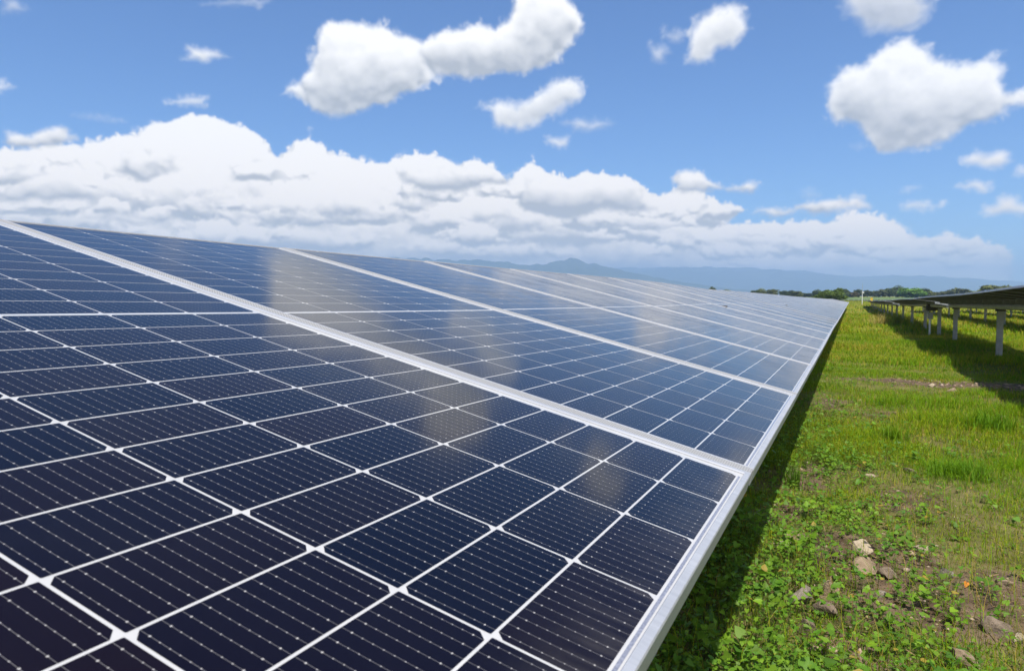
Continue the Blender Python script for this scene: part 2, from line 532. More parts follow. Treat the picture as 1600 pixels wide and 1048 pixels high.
def tri_mesh(name, V, T, mat, colr=None, smooth=False):
    """a big mesh straight from arrays: V (n,3), T (m,3)"""
    me = bpy.data.meshes.new(name)
    V = np.ascontiguousarray(V, dtype=np.float32)
    T = np.ascontiguousarray(T, dtype=np.int32)
    me.vertices.add(len(V))
    me.vertices.foreach_set('co', V.ravel())
    me.loops.add(T.size)
    me.loops.foreach_set('vertex_index', T.ravel())
    me.polygons.add(len(T))
    me.polygons.foreach_set('loop_start', np.arange(0, T.size, 3, dtype=np.int32))
    me.polygons.foreach_set('loop_total', np.full(len(T), 3, dtype=np.int32))
    if smooth:
        me.polygons.foreach_set('use_smooth', np.ones(len(T), dtype=bool))
    me.update(calc_edges=True)
    if colr is not None:
        a = me.color_attributes.new('tint', 'FLOAT_COLOR', 'POINT')
        cc = np.ones((len(V), 4), dtype=np.float32)
        cc[:, :3] = colr
        a.data.foreach_set('color', cc.ravel())
    me.materials.append(mat)
    return me


def box_vf(x0, x1, y0, y1, z0, z1, base=0):
    V = [(x0, y0, z0), (x1, y0, z0), (x1, y1, z0), (x0, y1, z0), (x0, y0, z1), (x1, y0, z1), (x1, y1, z1), (x0, y1, z1)]
    Fc = [(0, 3, 2, 1), (4, 5, 6, 7), (0, 1, 5, 4), (1, 2, 6, 5), (2, 3, 7, 6), (3, 0, 4, 7)]
    return V, [tuple(i + base for i in f) for f in Fc]


def boxes(lst):
    V, Fc = [], []
    for b in lst:
        v, f = box_vf(*b, base=len(V))
        V += v
        Fc += f
    return V, Fc


def tube_vf(P, rad, n=8, base=0, cap=True):
    """a round bar through the points P with a radius at each"""
    V, Fc = [], []
    P = [Vector(p) for p in P]
    for i, p in enumerate(P):
        t = (P[min(i + 1, len(P) - 1)] - P[max(i - 1, 0)]).normalized()
        a = t.orthogonal().normalized() if i == 0 else (a - t * a.dot(t)).normalized()
        b = t.cross(a)
        r = rad[i] if isinstance(rad, (list, tuple)) else rad
        for k in range(n):
            an = 2 * math.pi * k / n
            V.append(p + (a * math.cos(an) + b * math.sin(an)) * r)
    for i in range(len(P) - 1):
        for k in range(n):
            k2 = (k + 1) % n
            Fc.append((base + i * n + k, base + i * n + k2, base + (i + 1) * n + k2, base + (i + 1) * n + k))
    if cap:
        Fc.append(tuple(base + k for k in reversed(range(n))))
        Fc.append(tuple(base + (len(P) - 1) * n + k for k in range(n)))
    return V, Fc


# ------------------------------------------------------------------ materials
def new_mat(name):
    mt = bpy.data.materials.new(name)
    mt.use_nodes = True
    return mt, NT(mt.node_tree)


def principled(t, **kw):
    p = t.n('ShaderNodeBsdfPrincipled')
    for k, v in kw.items():
        k = k.replace('_', ' ')
        if isinstance(v, tuple) and len(v) == 3:
            v = (*v, 1)
        t.put(p.inputs[k], v)
    return p


def finish(t, shader, disp=None):
    o = t.n('ShaderNodeOutputMaterial')
    t.link(shader, o.inputs[0])


def bump(t, h, strength=0.3, dist=0.01):
    b = t.n('ShaderNodeBump')
    b.inputs['Strength'].default_value = strength
    b.inputs['Distance'].default_value = dist
    t.link(h, b.inputs['Height'])
    return b.outputs[0]


def mat_cell():
    mt, t = new_mat('solar_cell_glass')
    uv = t.n('ShaderNodeUVMap')
    s = t.n('ShaderNodeSeparateXYZ')
    t.link(uv.outputs[0], s.inputs[0])
    U, V = s.outputs[0], s.outputs[1]
    nb = 11.0
    # distance to the busbar line in metres; the cell is 0.180 wide and 0.0858 tall
    fu = t.mul(t.m('ABSOLUTE', t.sub(t.m('FRACT', t.mul(U, nb)), 0.5)), 0.180 / nb)
    fv = t.mul(t.m('ABSOLUTE', t.sub(t.m('FRACT', t.mul(t.sub(V, 0.06), 8.0 / 0.88)), 0.5)), 0.0858 * 0.88 / 8.0)
    line = t.ss(fu, 0.00010, 0.00032, 1.0, 0.0)
    inend = t.mul(t.m('GREATER_THAN', V, 0.045), t.m('LESS_THAN', V, 0.955))
    endp = t.m('GREATER_THAN', t.m('ABSOLUTE', t.sub(V, 0.5)), 0.38)
    rad = t.add(0.00055, t.mul(endp, 0.00040))
    dist = t.m('SQRT', t.add(t.mul(fu, fu), t.mul(fv, fv)))
    pad = t.ss(t.sub(dist, rad), -0.0003, 0.0003, 1.0, 0.0)
    pad = t.mul(pad, inend)
    fing = t.mul(t.m('ABSOLUTE', t.sub(t.m('FRACT', t.mul(V, 60.0)), 0.5)), 2.0)
    oi = t.n('ShaderNodeObjectInfo')
    tint = t.n('ShaderNodeAttribute', attribute_name='tint')
    r = t.m('FRACT', t.add(oi.outputs['Random'], tint.outputs['Fac']))
    tc = t.n('ShaderNodeTexCoord')
    basec = t.mix(r, (0.0009, 0.0014, 0.0066), (0.0054, 0.0022, 0.0040))
    basec = t.mix(t.mul(fing, 0.12), basec, (0.014, 0.015, 0.026))
    basec = t.mix(line, basec, (0.135, 0.13, 0.13))
    basec = t.mix(pad, basec, (0.38, 0.365, 0.35))
    geo = t.n('ShaderNodeNewGeometry')
    pos = geo.outputs['Position']
    dust = t.ss(t.noise(pos, 3.0, 6, 0.65), 0.42, 0.75)
    spots = t.mul(t.ss(t.voro(pos, 17.0), 0.028, 0.05, 1.0, 0.0), t.m('GREATER_THAN', t.noise(pos, 9.0, 1, 0.5), 0.52))
    sx_ = t.n('ShaderNodeSeparateXYZ')
    t.link(pos, sx_.inputs[0])
    rim = t.mul(t.ss(t.add(sx_.outputs[0], t.mul(t.noise(pos, 30, 4, 0.6), 0.05)), -0.215, -0.125), t.ss(t.noise(t.vm('MULTIPLY', pos, (6, 40, 6)), 1.0, 5, 0.6), 0.35, 0.7))     # silt left by rain along the low frame
    basec = t.mix(t.add(t.add(t.mul(dust, 0.006), t.mul(rim, 0.05)), t.mul(spots, 0.16)), basec, (0.45, 0.42, 0.38))
    p = principled(t, Base_Color=basec, Roughness=t.add(0.105, t.mul(dust, 0.07)), IOR=1.42)
    p.inputs['Specular IOR Level'].default_value = 0.24
    finish(t, p.outputs[0])
    return mt


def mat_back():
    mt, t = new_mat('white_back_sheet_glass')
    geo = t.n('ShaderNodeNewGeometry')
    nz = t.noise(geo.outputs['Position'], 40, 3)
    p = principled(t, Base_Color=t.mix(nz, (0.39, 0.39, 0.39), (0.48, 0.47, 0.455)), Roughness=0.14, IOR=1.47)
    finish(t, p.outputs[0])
    return mt


def mat_metal(name, ca, cb, rough=0.42, metal=0.75, scale=60.0, streak=(1, 1, 1)):
    mt, t = new_mat(name)
    tc = t.n('ShaderNodeTexCoord')
    v = t.vm('MULTIPLY', tc.outputs['Object'], streak)
    nz = t.noise(v, scale, 5, 0.65)
    big = t.noise(tc.outputs['Object'], 4.0, 3, 0.6)
    f = t.m('ADD', t.mul(nz, 0.55), t.mul(big, 0.45), clamp=True)
    p = principled(t, Base_Color=t.mix(t.ss(f, 0.3, 0.7), ca, cb), Metallic=metal, Roughness=t.add(rough - 0.08, t.mul(nz, 0.2)))
    t.link(bump(t, nz, 0.12, 0.002), p.inputs['Normal'])
    finish(t, p.outputs[0])
    return mt


def mat_strip():
    """the knurled cover strip between two panels"""
    mt, t = new_mat('knurled_strip')
    tc = t.n('ShaderNodeTexCoord')
    s = t.n('ShaderNodeSeparateXYZ')
    t.link(tc.outputs['Object'], s.inputs[0])
    a = t.m('FRACT', t.add(t.mul(s.outputs[0], 1 / 0.0070), t.mul(s.outputs[1], 1 / 0.0085)))
    b = t.m('FRACT', t.sub(t.mul(s.outputs[0], 1 / 0.0070), t.mul(s.outputs[1], 1 / 0.0085)))
    da = t.m('ABSOLUTE', t.sub(a, 0.5))
    db = t.m('ABSOLUTE', t.sub(b, 0.5))
    h = t.sub(1.0, t.mx(da, db))
    k = t.ss(t.mx(da, db), 0.20, 0.30, 1.0, 0.0)
    c = t.mix(k, (0.25, 0.245, 0.235), (0.52, 0.51, 0.49))
    p = principled(t, Base_Color=c, Roughness=0.5, Metallic=0.2)
    t.link(bump(t, k, 0.6, 0.002), p.inputs['Normal'])
    finish(t, p.outputs[0])
    return mt


def mat_foliage(name, trans=0.35, rough=0.5, spec=0.35, gain=1.0):
    mt, t = new_mat(name)
    at = t.n('ShaderNodeAttribute', attribute_name='tint')
    oi = t.n('ShaderNodeObjectInfo')
    c = t.mix(t.lin(oi.outputs['Random'], 0, 1, 0.0, 0.35), at.outputs['Color'], (0.052, 0.060, 0.012)) if gain != 1.0 else at.outputs['Color']
    p = principled(t, Base_Color=c, Roughness=rough)
    p.inputs['Specular IOR Level'].default_value = spec
    tr = t.n('ShaderNodeBsdfTranslucent')
    t.link(t.mix(1.0, c, (1.25, 1.15, 0.45), 'MULTIPLY'), tr.inputs[0])
    mx = t.n('ShaderNodeMixShader')
    mx.inputs[0].default_value = trans
    t.link(p.outputs[0], mx.inputs[1])
    t.link(tr.outputs[0], mx.inputs[2])
    finish(t, mx.outputs[0])
    return mt


def mat_plain(name, ca, cb, rough=0.8, scale=12.0, bmp=0.0, detail=6):
    mt, t = new_mat(name)
    tc = t.n('ShaderNodeTexCoord')
    nz = t.noise(tc.outputs['Object'], scale, detail, 0.62)
    p = principled(t, Base_Color=t.mix(t.ss(nz, 0.3, 0.7), ca, cb), Roughness=rough)
    if bmp:
        t.link(bump(t, nz, bmp, 0.02), p.inputs['Normal'])
    finish(t, p.outputs[0])
    return mt


M_CELL = mat_cell()
M_BACK = mat_back()
M_FRAME = mat_metal('anodised_aluminium', (0.39, 0.40, 0.42), (0.50, 0.51, 0.53), 0.46, 0.45, 90.0, (1, 0.05, 1))
M_BRIGHT = mat_metal('polished_aluminium_lip', (0.78, 0.78, 0.79), (0.86, 0.86, 0.86), 0.30, 0.65, 60.0, (1, 0.05, 1))
M_RIBBON = mat_plain('tinned_ribbon_under_glass', (0.13, 0.14, 0.18), (0.24, 0.25, 0.30), 0.16, 300.0)
M_STRIP = mat_strip()
M_GALV = mat_metal('galvanised_steel', (0.32, 0.33, 0.32), (0.50, 0.51, 0.50), 0.55, 0.5, 18.0, (1, 1, 0.4))
M_DARKST = mat_metal('weathered_steel_bracket', (0.06, 0.06, 0.06), (0.13, 0.12, 0.11), 0.6, 0.4, 18.0)
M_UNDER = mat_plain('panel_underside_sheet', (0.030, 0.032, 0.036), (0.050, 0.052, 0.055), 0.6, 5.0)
M_JBOX = mat_plain('black_plastic', (0.012, 0.012, 0.013), (0.022, 0.022, 0.022), 0.5, 30.0)
M_GRASS = mat_foliage('grass_blades', 0.42, 0.65, 0.08)
M_LEAF = mat_foliage('weed_leaves', 0.34, 0.5, 0.2)
M_CROWN = mat_foliage('tree_leaves', 0.25, 0.6, 0.2, gain=0.9)
M_BARK = mat_plain('bark', (0.07, 0.05, 0.035), (0.15, 0.12, 0.09), 0.9, 9.0)
M_WHITE = mat_plain('white_paint', (0.70, 0.70, 0.68), (0.80, 0.80, 0.79), 0.5, 3.0)
M_YELLOW = mat_plain('yellow_paint', (0.62, 0.40, 0.03), (0.72, 0.48, 0.05), 0.5, 6.0)

# ------------------------------------------------------------------ the lie of the land
LOW_Y = [-4.0, 0.08, 1.265, 2.446, 3.627, 4.809, 5.99, 7.171, 8.352, 9.533, 10.714, 13.2, 16.0, 20.0, 28.0, 37.0, 48.0, 60.0, 86.0, 112.0, 140.0]
LOW_Z = [0.985, 0.9665, 0.950, 0.9375, 0.927, 0.917, 0.911, 0.907, 0.903, 0.894, 0.881, 0.858, 0.832, 0.802, 0.748, 0.700, 0.645, 0.590, 0.490, 0.430, 0.40]
UP_Y = [-4.0, 0.08, 1.265, 2.446, 3.627, 4.809, 5.99, 7.171, 8.352, 9.533, 10.714, 11.9, 13.08, 16.0, 20.3, 29.8, 35.0, 46.0, 86.0, 112.0, 140.0]
UP_Z = [1.52, 1.495, 1.479, 1.464, 1.458, 1.454, 1.452, 1.451, 1.447, 1.436, 1.419, 1.398, 1.377, 1.366, 1.345, 1.290, 1.250, 1.190, 0.970, 0.880, 0.84]


def drift(y):
    return 0.0019 * y + 0.000019 * max(y, 0.0) ** 2


GP_Y = [-400, -10, 12, 20, 37, 60, 86, 112, 150, 250, 400, 700, 1500, 30000]
GP_Z = [0.0, 0.02, 0.0, -0.10, -0.22, -0.32, -0.42, -0.50, -0.40, -0.20, 0.55, 0.8, 0.8, 0.8]


def value_noise(x, y, s, seed):
    """smooth random relief"""
    x = np.asarray(x, float) / s
    y = np.asarray(y, float) / s
    xi, yi = np.floor(x).astype(np.int64), np.floor(y).astype(np.int64)
    fx, fy = x - xi, y - yi
    fx, fy = fx * fx * (3 - 2 * fx), fy * fy * (3 - 2 * fy)

    def h(a, b):
        n = (a * 374761393 + b * 668265263 + seed * 974711) & 0x7fffffff
        n = ((n ^ (n >> 13)) * 1274126177) & 0x7fffffff
        return ((n ^ (n >> 16)) & 0xffff) / 65535.0
    return (h(xi, yi) * (1 - fx) + h(xi + 1, yi) * fx) * (1 - fy) + (h(xi, yi + 1) * (1 - fx) + h(xi + 1, yi + 1) * fx) * fy


def land(x, y):
    x = np.asarray(x, float)
    y = np.asarray(y, float)
    z = np.interp(y, GP_Y, GP_Z)
    near = np.clip(1 - np.hypot(x, y) / 160.0, 0, 1)
    z = z + (value_noise(x, y, 2.6, 3) - 0.5) * 0.10 * near + (value_noise(x, y, 0.55, 5) - 0.5) * 0.035 * near + (value_noise(x, y, 0.16, 9) - 0.5) * 0.02 * np.clip(1 - np.hypot(x, y) / 25, 0, 1)
    return z


def ramp_axis(dense_lo, dense_hi, step, lo, hi, growth=1.16):
    a = list(np.arange(dense_lo, dense_hi + 1e-6, step))
    s, v = step, dense_hi
    while v < hi:
        s *= growth
        v += s
        a.append(v)
    s, v, b = step, dense_lo, []
    while v > lo:
        s *= growth
        v -= s
        b.append(v)
    return np.array(b[::-1] + a)


def soil_amount(x, y):
    """bare stony earth: 1, grown over: 0"""
    x = np.asarray(x, float)
    y = np.asarray(y, float)
    s = np.zeros_like(x + y)
    for (cx, cy, rx, ry, a) in ((0.10, 3.75, 0.42, 0.50, 1.0), (0.16, 3.25, 0.26, 0.4, 0.8), (0.40, 4.9, 0.20, 0.45, 0.9), (1.35, 11.9, 1.15, 0.42, 1.0), (2.3, 11.6, 0.8, 0.4, 0.8), (-0.13, 9.2, 0.22, 0.6, 0.7),
                               (0.42, 3.1, 0.3, 0.3, 0.8), (0.55, 3.55, 0.25, 0.3, 0.7), (-0.22, 5.3, 0.16, 0.5, 0.7), (-0.30, 4.2, 0.15, 0.4, 0.7), (0.28, 6.2, 0.25, 0.35, 0.6), (0.10, 2.7, 0.25, 0.3, 0.55),
                               (0.35, 8.6, 0.35, 0.4, 0.5)):
        d = ((x - cx) / rx) ** 2 + ((y - cy) / ry) ** 2
        s = np.maximum(s, a * np.exp(-d * 1.1))
    return np.clip(s * 0.85 + (value_noise(x, y, 0.22, 21) - 0.5) * 0.6 + (value_noise(x, y, 0.8, 23) - 0.5) * 0.4 - 0.05, 0, 1)


def mat_ground():
    mt, t = new_mat('earth_and_grass')
    geo = t.n('ShaderNodeNewGeometry')
    P = geo.outputs['Position']
    at = t.n('ShaderNodeAttribute', attribute_name='tint')
    soil = t.n('ShaderNodeSeparateColor')
    t.link(at.outputs['Color'], soil.inputs[0])
    n1 = t.noise(P, 5.0, 8, 0.65)
    n2 = t.noise(P, 38.0, 6, 0.7)
    n3 = t.noise(P, 0.55, 6, 0.65)
    earth = t.mix(t.ss(n1, 0.3, 0.72), (0.062, 0.040, 0.024), (0.165, 0.115, 0.074))
    earth = t.mix(t.ss(n2, 0.5, 0.8), earth, (0.23, 0.18, 0.13))
    green = t.mix(t.ss(n1, 0.3, 0.7), (0.090, 0.120, 0.010), (0.165, 0.185, 0.016))
    dry = t.mix(t.ss(n3, 0.35, 0.65), green, (0.250, 0.220, 0.030))
    far = t.ss(t.vm('LENGTH', P), 14.0, 45.0)
    green = t.mix(t.mul(far, 0.75), green, dry)
    f = t.ss(t.add(soil.outputs[0], t.mul(t.sub(n2, 0.5), 0.3)), 0.16, 0.42)
    near = t.ss(t.vm('LENGTH', P), 7.0, 22.0, 0.65, 0.0)
    f = t.mx(f, near)
    p = principled(t, Base_Color=t.mix(f, green, earth), Roughness=0.95)
    p.inputs['Specular IOR Level'].default_value = 0.15
    t.link(bump(t, t.add(n1, t.mul(n2, 0.5)), 0.6, 0.03), p.inputs['Normal'])
    finish(t, p.outputs[0])
    return mt


def build_ground():
    xs = ramp_axis(-1.4, 3.4, 0.05, -9900, 9900, 1.17)
    ys = ramp_axis(1.6, 13.5, 0.06, -1400, 9900, 1.07)
    X, Y = np.meshgrid(xs, ys)
    Z = land(X, Y)
    V = np.stack([X.ravel(), Y.ravel(), Z.ravel()], 1)
    nx, ny = len(xs), len(ys)
    i = (np.arange(ny - 1)[:, None] * nx + np.arange(nx - 1)[None, :]).ravel()
    T = np.concatenate([np.stack([i, i + 1, i + nx + 1], 1), np.stack([i, i + nx + 1, i + nx], 1)])
    s = soil_amount(V[:, 0], V[:, 1])
    me = tri_mesh('ground', V, T, mat_ground(), np.stack([s, s, s], 1), smooth=True)
    tag(ob('ground', me), 'grassy ground with stony earth running between the panel rows', 'ground', kind='structure')


build_ground()

# ------------------------------------------------------------------ hazy mountains
def ridge(name, dist, pts, depth, seed, mat, label):
    """a mountain range whose skyline follows the bearings and heights of the photograph; slopes run back behind it and down in front"""
    q = []
    for x, y in pts:
        d = pix_dir(x, y)
        hz = math.hypot(d.x, d.y)
        q.append((math.atan2(d.x, d.y), d.z / hz))
    q.sort()
    az = np.linspace(q[0][0], q[-1][0], 420)
    tz = np.interp(az, [a for a, b in q], [b for a, b in q])
    r = np.random.default_rng(seed)
    rows = np.array([-1.0, -0.82, -0.64, -0.47, -0.32, -0.18, -0.07, 0.0, 0.12, 0.4, 1.0])
    V = []
    for k, s in enumerate(rows):
        prof = (1 - abs(s)) ** (1.25 if s < 0 else 1.0)
        rr = dist * (1 + depth * s)
        spur = (value_noise(az * dist, np.full_like(az, s * 3000 + 77), dist * 0.02, seed) - 0.5) * 0.9 + (value_noise(az * dist, np.full_like(az, s * 3000), dist * 0.008, seed + 1) - 0.5) * 0.6
        crest = (value_noise(az * dist, np.zeros_like(az), dist * 0.010, seed + 2) - 0.5) * 0.07 + (value_noise(az * dist, np.zeros_like(az), dist * 0.003, seed + 4) - 0.5) * 0.025
        h = np.clip(tz * (1 + crest), 0.0005, 1) * dist * prof * (1 + spur * (1 - prof) * 1.4) - (2.0 if abs(s) == 1 else 0)
        rj = rr * (1 + (value_noise(az * dist, np.full_like(az, 5.0 + s), dist * 0.03, seed + 3) - 0.5) * depth * 0.35 * (1 - prof))
        V.append(np.stack([np.sin(az) * rj, np.cos(az) * rj, h + (CAM_Z if s == 0 else 0)], 1))
    V = np.concatenate(V)
    n = len(az)
    i = (np.arange(len(rows) - 1)[:, None] * n + np.arange(n - 1)[None, :]).ravel()
    T = np.concatenate([np.stack([i, i + 1, i + n + 1], 1), np.stack([i, i + n + 1, i + n], 1)])
    me = tri_mesh(name, V, T, mat, smooth=True)
    tag(ob(name, me), label, 'mountain', kind='structure')


def mat_mountain():
    mt, t = new_mat('wooded_mountain')
    geo = t.n('ShaderNodeNewGeometry')
    n1 = t.noise(geo.outputs['Position'], 0.0011, 6, 0.6)
    p = principled(t, Base_Color=t.mix(t.ss(n1, 0.4, 0.62), (0.016, 0.026, 0.022), (0.040, 0.048, 0.036)), Roughness=1.0)
    p.inputs['Specular IOR Level'].default_value = 0.0
    finish(t, p.outputs[0])
    return mt


M_MOUNT = mat_mountain()
ridge('mountain_ridge', 5800, [(-300, 430), (100, 425), (400, 412), (560, 406), (640, 402), (665, 404), (700, 406), (740, 405), (765, 408), (800, 411), (830, 414), (855, 412), (873, 408), (884, 404.5), (890, 403.5), (897, 405), (910, 409),
                               (930, 413), (960, 419), (1000, 428), (1060, 440), (1150, 452), (1300, 460)], 0.22, 11, M_MOUNT, 'blue mountain ridge with one pointed peak rising over the panels')
ridge('foothills', 8600, [(560, 455), (800, 440), (900, 432), (980, 426), (1010, 423), (1045, 420), (1065, 421), (1090, 426), (1120, 424), (1140, 421), (1165, 423), (1195, 421), (1215, 423), (1250, 427), (1290, 429),
                           (1320, 434), (1345, 437), (1380, 434), (1400, 433), (1430, 436), (1460, 434), (1485, 437), (1510, 438), (1545, 441), (1600, 444), (1750, 452)], 0.16, 23, M_MOUNT, 'pale blue foothills along the horizon beyond the treeline')
ridge('distant_range', 9200, [(560, 440), (800, 422), (880, 419), (940, 418), (1000, 418), (1080, 417.5), (1140, 417), (1200, 420), (1260, 424), (1330, 432), (1400, 430), (1460, 431), (1530, 436), (1600, 440), (1700, 450)],
      0.12, 31, M_MOUNT, 'palest farthest mountain range fading into the cloud base')

# ------------------------------------------------------------------ solar panels
PITCH = 1.1812
U_P, V_P = 0.184, 0.0890           # pitch of the cells across and up the panel
CW, CH = 0.1808, 0.0861            # one cell
MID = 0.010                        # wider gap across the middle of the panel
U_START = 0.0388                   # first cell behind the seam line
V_END = 24 * V_P + MID
FR_LO, FR_HI = -0.0180, V_END + 0.016


def cell_verts(u0, v0, ch=0.0078, c2=0.0008):
    """two opposite corners of a cell are cut off"""
    a, b = CW, CH
    return [(u0 + c2, v0), (u0 + a - ch, v0), (u0 + a, v0 + ch), (u0 + a, v0 + b - c2), (u0 + a - c2, v0 + b), (u0 + ch, v0 + b), (u0, v0 + b - ch), (u0, v0 + c2)]


def cell_uv(k):
    return [((q[0]) / CW, (q[1]) / CH) for q in cell_verts(0, 0)][k]


def cell_origin(i, j):
    return U_START + i * U_P + (U_P - CW) / 2, j * V_P + (V_P - CH) / 2 + (MID if j >= 12 else 0.0)


def make_cell_mesh(cells, name):
    V, Fc, uvs, tint = [], [], [], []
    for (u0, v0, r) in cells:
        b = len(V)
        V += [(x, y, 0.00014) for x, y in cell_verts(u0, v0)]
        Fc.append(tuple(range(b, b + 8)))
        uvs += [cell_uv(k) for k in range(8)]
        tint += [r] * 8
    me = mesh(name, V, Fc, M_CELL)
    l = me.uv_layers.new(name='UVMap')
    l.data.foreach_set('uv', np.array(uvs, dtype=np.float32).ravel())
    a = me.color_attributes.new('tint', 'FLOAT_COLOR', 'POINT')
    a.data.foreach_set('color', np.repeat(np.array(tint, dtype=np.float32), 4))
    return me


ME_CELL = make_cell_mesh([(0, 0, 0.0)], 'cell')
ME_CELLS = [make_cell_mesh([(*cell_origin(i, j), random.random()) for i in range(6) for j in range(24)], 'cells') for _ in range(4)]


def frame_mesh():
    """the aluminium frame: top lip, outer wall and a flange below, mitred at the corners"""
    u0, u1 = 0.0318, PITCH - 0.0012     # outer faces along the row
    v0, v1 = FR_LO, FR_HI
    # profile on each side: (inset from outer face, height)
    prof_long = [(0.0, -0.028), (0.0, 0.0006), (0.0022, 0.0026), (0.0150, 0.0030), (0.0180, 0.0014), (0.0180, -0.0010)]
    prof_long2 = [(0.0, -0.028), (0.0, 0.0012), (0.0008, 0.0026), (0.0036, 0.0026), (0.0044, 0.0014), (0.0044, -0.0010)]
    prof_short = [(0.0, -0.028), (0.0, 0.0012), (0.0012, 0.0026), (0.0094, 0.0026), (0.0105, 0.0014), (0.0105, -0.0010)]
    V, Fc = [], []
    n = 6
    for k in range(n):
        a, b, s = prof_long2[k][0], prof_long[k][0], prof_short[k][0]
        z = prof_long[k][1]
        V += [(u0 + a, v0 + s, z), (u1 - b, v0 + s, z), (u1 - b, v1 - s, z), (u0 + a, v1 - s, z)]
    for k in range(n - 1):
        for c in range(4):
            c2 = (c + 1) % 4
            Fc.append((k * 4 + c, k * 4 + c2, (k + 1) * 4 + c2, (k + 1) * 4 + c))
    # flange underneath
    b = len(V)
    V += [(u0, v0, -0.0281), (u1, v0, -0.0281), (u1, v1, -0.0281), (u0, v1, -0.0281), (u0 + .03, v0 + .03, -0.0281), (u1 - .03, v0 + .03, -0.0281), (u1 - .03, v1 - .03, -0.0281), (u0 + .03, v1 - .03, -0.0281)]
    for c in range(4):
        c2 = (c + 1) % 4
        Fc.append((b + c2, b + c, b + 4 + c, b + 4 + c2))
    return mesh('frame', V, Fc, M_FRAME)


ME_FRAME = frame_mesh()


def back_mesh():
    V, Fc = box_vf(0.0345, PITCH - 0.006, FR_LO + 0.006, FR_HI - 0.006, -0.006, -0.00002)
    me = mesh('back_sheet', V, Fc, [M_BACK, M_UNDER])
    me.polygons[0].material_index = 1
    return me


ME_BACK = back_mesh()
v_, f_ = box_vf(U_START + 0.004, U_START + 6 * U_P - 0.004, -0.0052, -0.0016, 0.0, 0.0003)
ME_RIB = mesh('ribbon', v_, f_, M_RIBBON)
v_, f_ = box_vf(U_START + 0.004, U_START + 6 * U_P - 0.004, 12 * V_P + MID / 2 - 0.0016, 12 * V_P + MID / 2 + 0.0016, 0.0, 0.0004)
ME_RIBM = mesh('middle_ribbon', v_, f_, M_BRIGHT)


def strip_mesh():
    """knurled strip lying in the gap between two frames; a rounded bright bead runs along its near side"""
    prof = [(0.0004, -0.020), (0.0004, 0.0002), (0.0020, 0.0012), (0.0160, 0.0024), (0.0290, 0.0030), (0.0310, 0.0022), (0.0310, -0.020)]
    V, Fc = [], []
    for v in (FR_LO + 0.001, FR_HI - 0.001):
        V += [(a, v, b) for a, b in prof]
    n = len(prof)
    for k in range(n - 1):
        Fc.append((k, k + 1, n + k + 1, n + k))
    Fc.append(tuple(range(n))[::-1])
    Fc.append(tuple(range(n, 2 * n)))
    return mesh('gap_strip', V, Fc, M_STRIP)


ME_STRIP = strip_mesh()
v_, f_ = boxes([(0.53, 0.65, V_END / 2 - 0.03, V_END / 2 + 0.03, -0.026, -0.0065)])
ME_JBOX = mesh('junction_box', v_, f_, M_JBOX)
v_, f_ = boxes([(-0.012, 0.022, V_END / 2 - 0.42, V_END / 2 + 0.42, -0.085, -0.0285), (-0.028, 0.038, V_END / 2 - 0.42, V_END / 2 + 0.42, -0.0895, -0.0855)])
ME_RAIL = mesh('support_rail', v_, f_, M_GALV)


def panel_matrix(lo0, lo1, up0, up1):
    u = ((lo1 - lo0) + (up1 - up0)).normalized()
    v = ((up0 - lo0) + (up1 - lo1))
    v = (v - u * v.dot(u)).normalized()
    n = u.cross(v)
    o = lo0 - v * FR_LO
    M = Matrix.Identity(4)
    for i in range(3):
        M[i][0], M[i][1], M[i][2], M[i][3] = u[i], v[i], n[i], o[i]
    return M


def post_mesh(h):
    """an H-section pile with a bearing on top"""
    f, wd, tk = 0.055, 0.058, 0.008
    lst = [(-wd, wd, -f, -f + tk, -0.35, h), (-wd, wd, f - tk, f, -0.35, h), (-tk / 2, tk / 2, -f + tk, f - tk, -0.35, h)]
    return boxes(lst)


PI2 = math.pi * 2


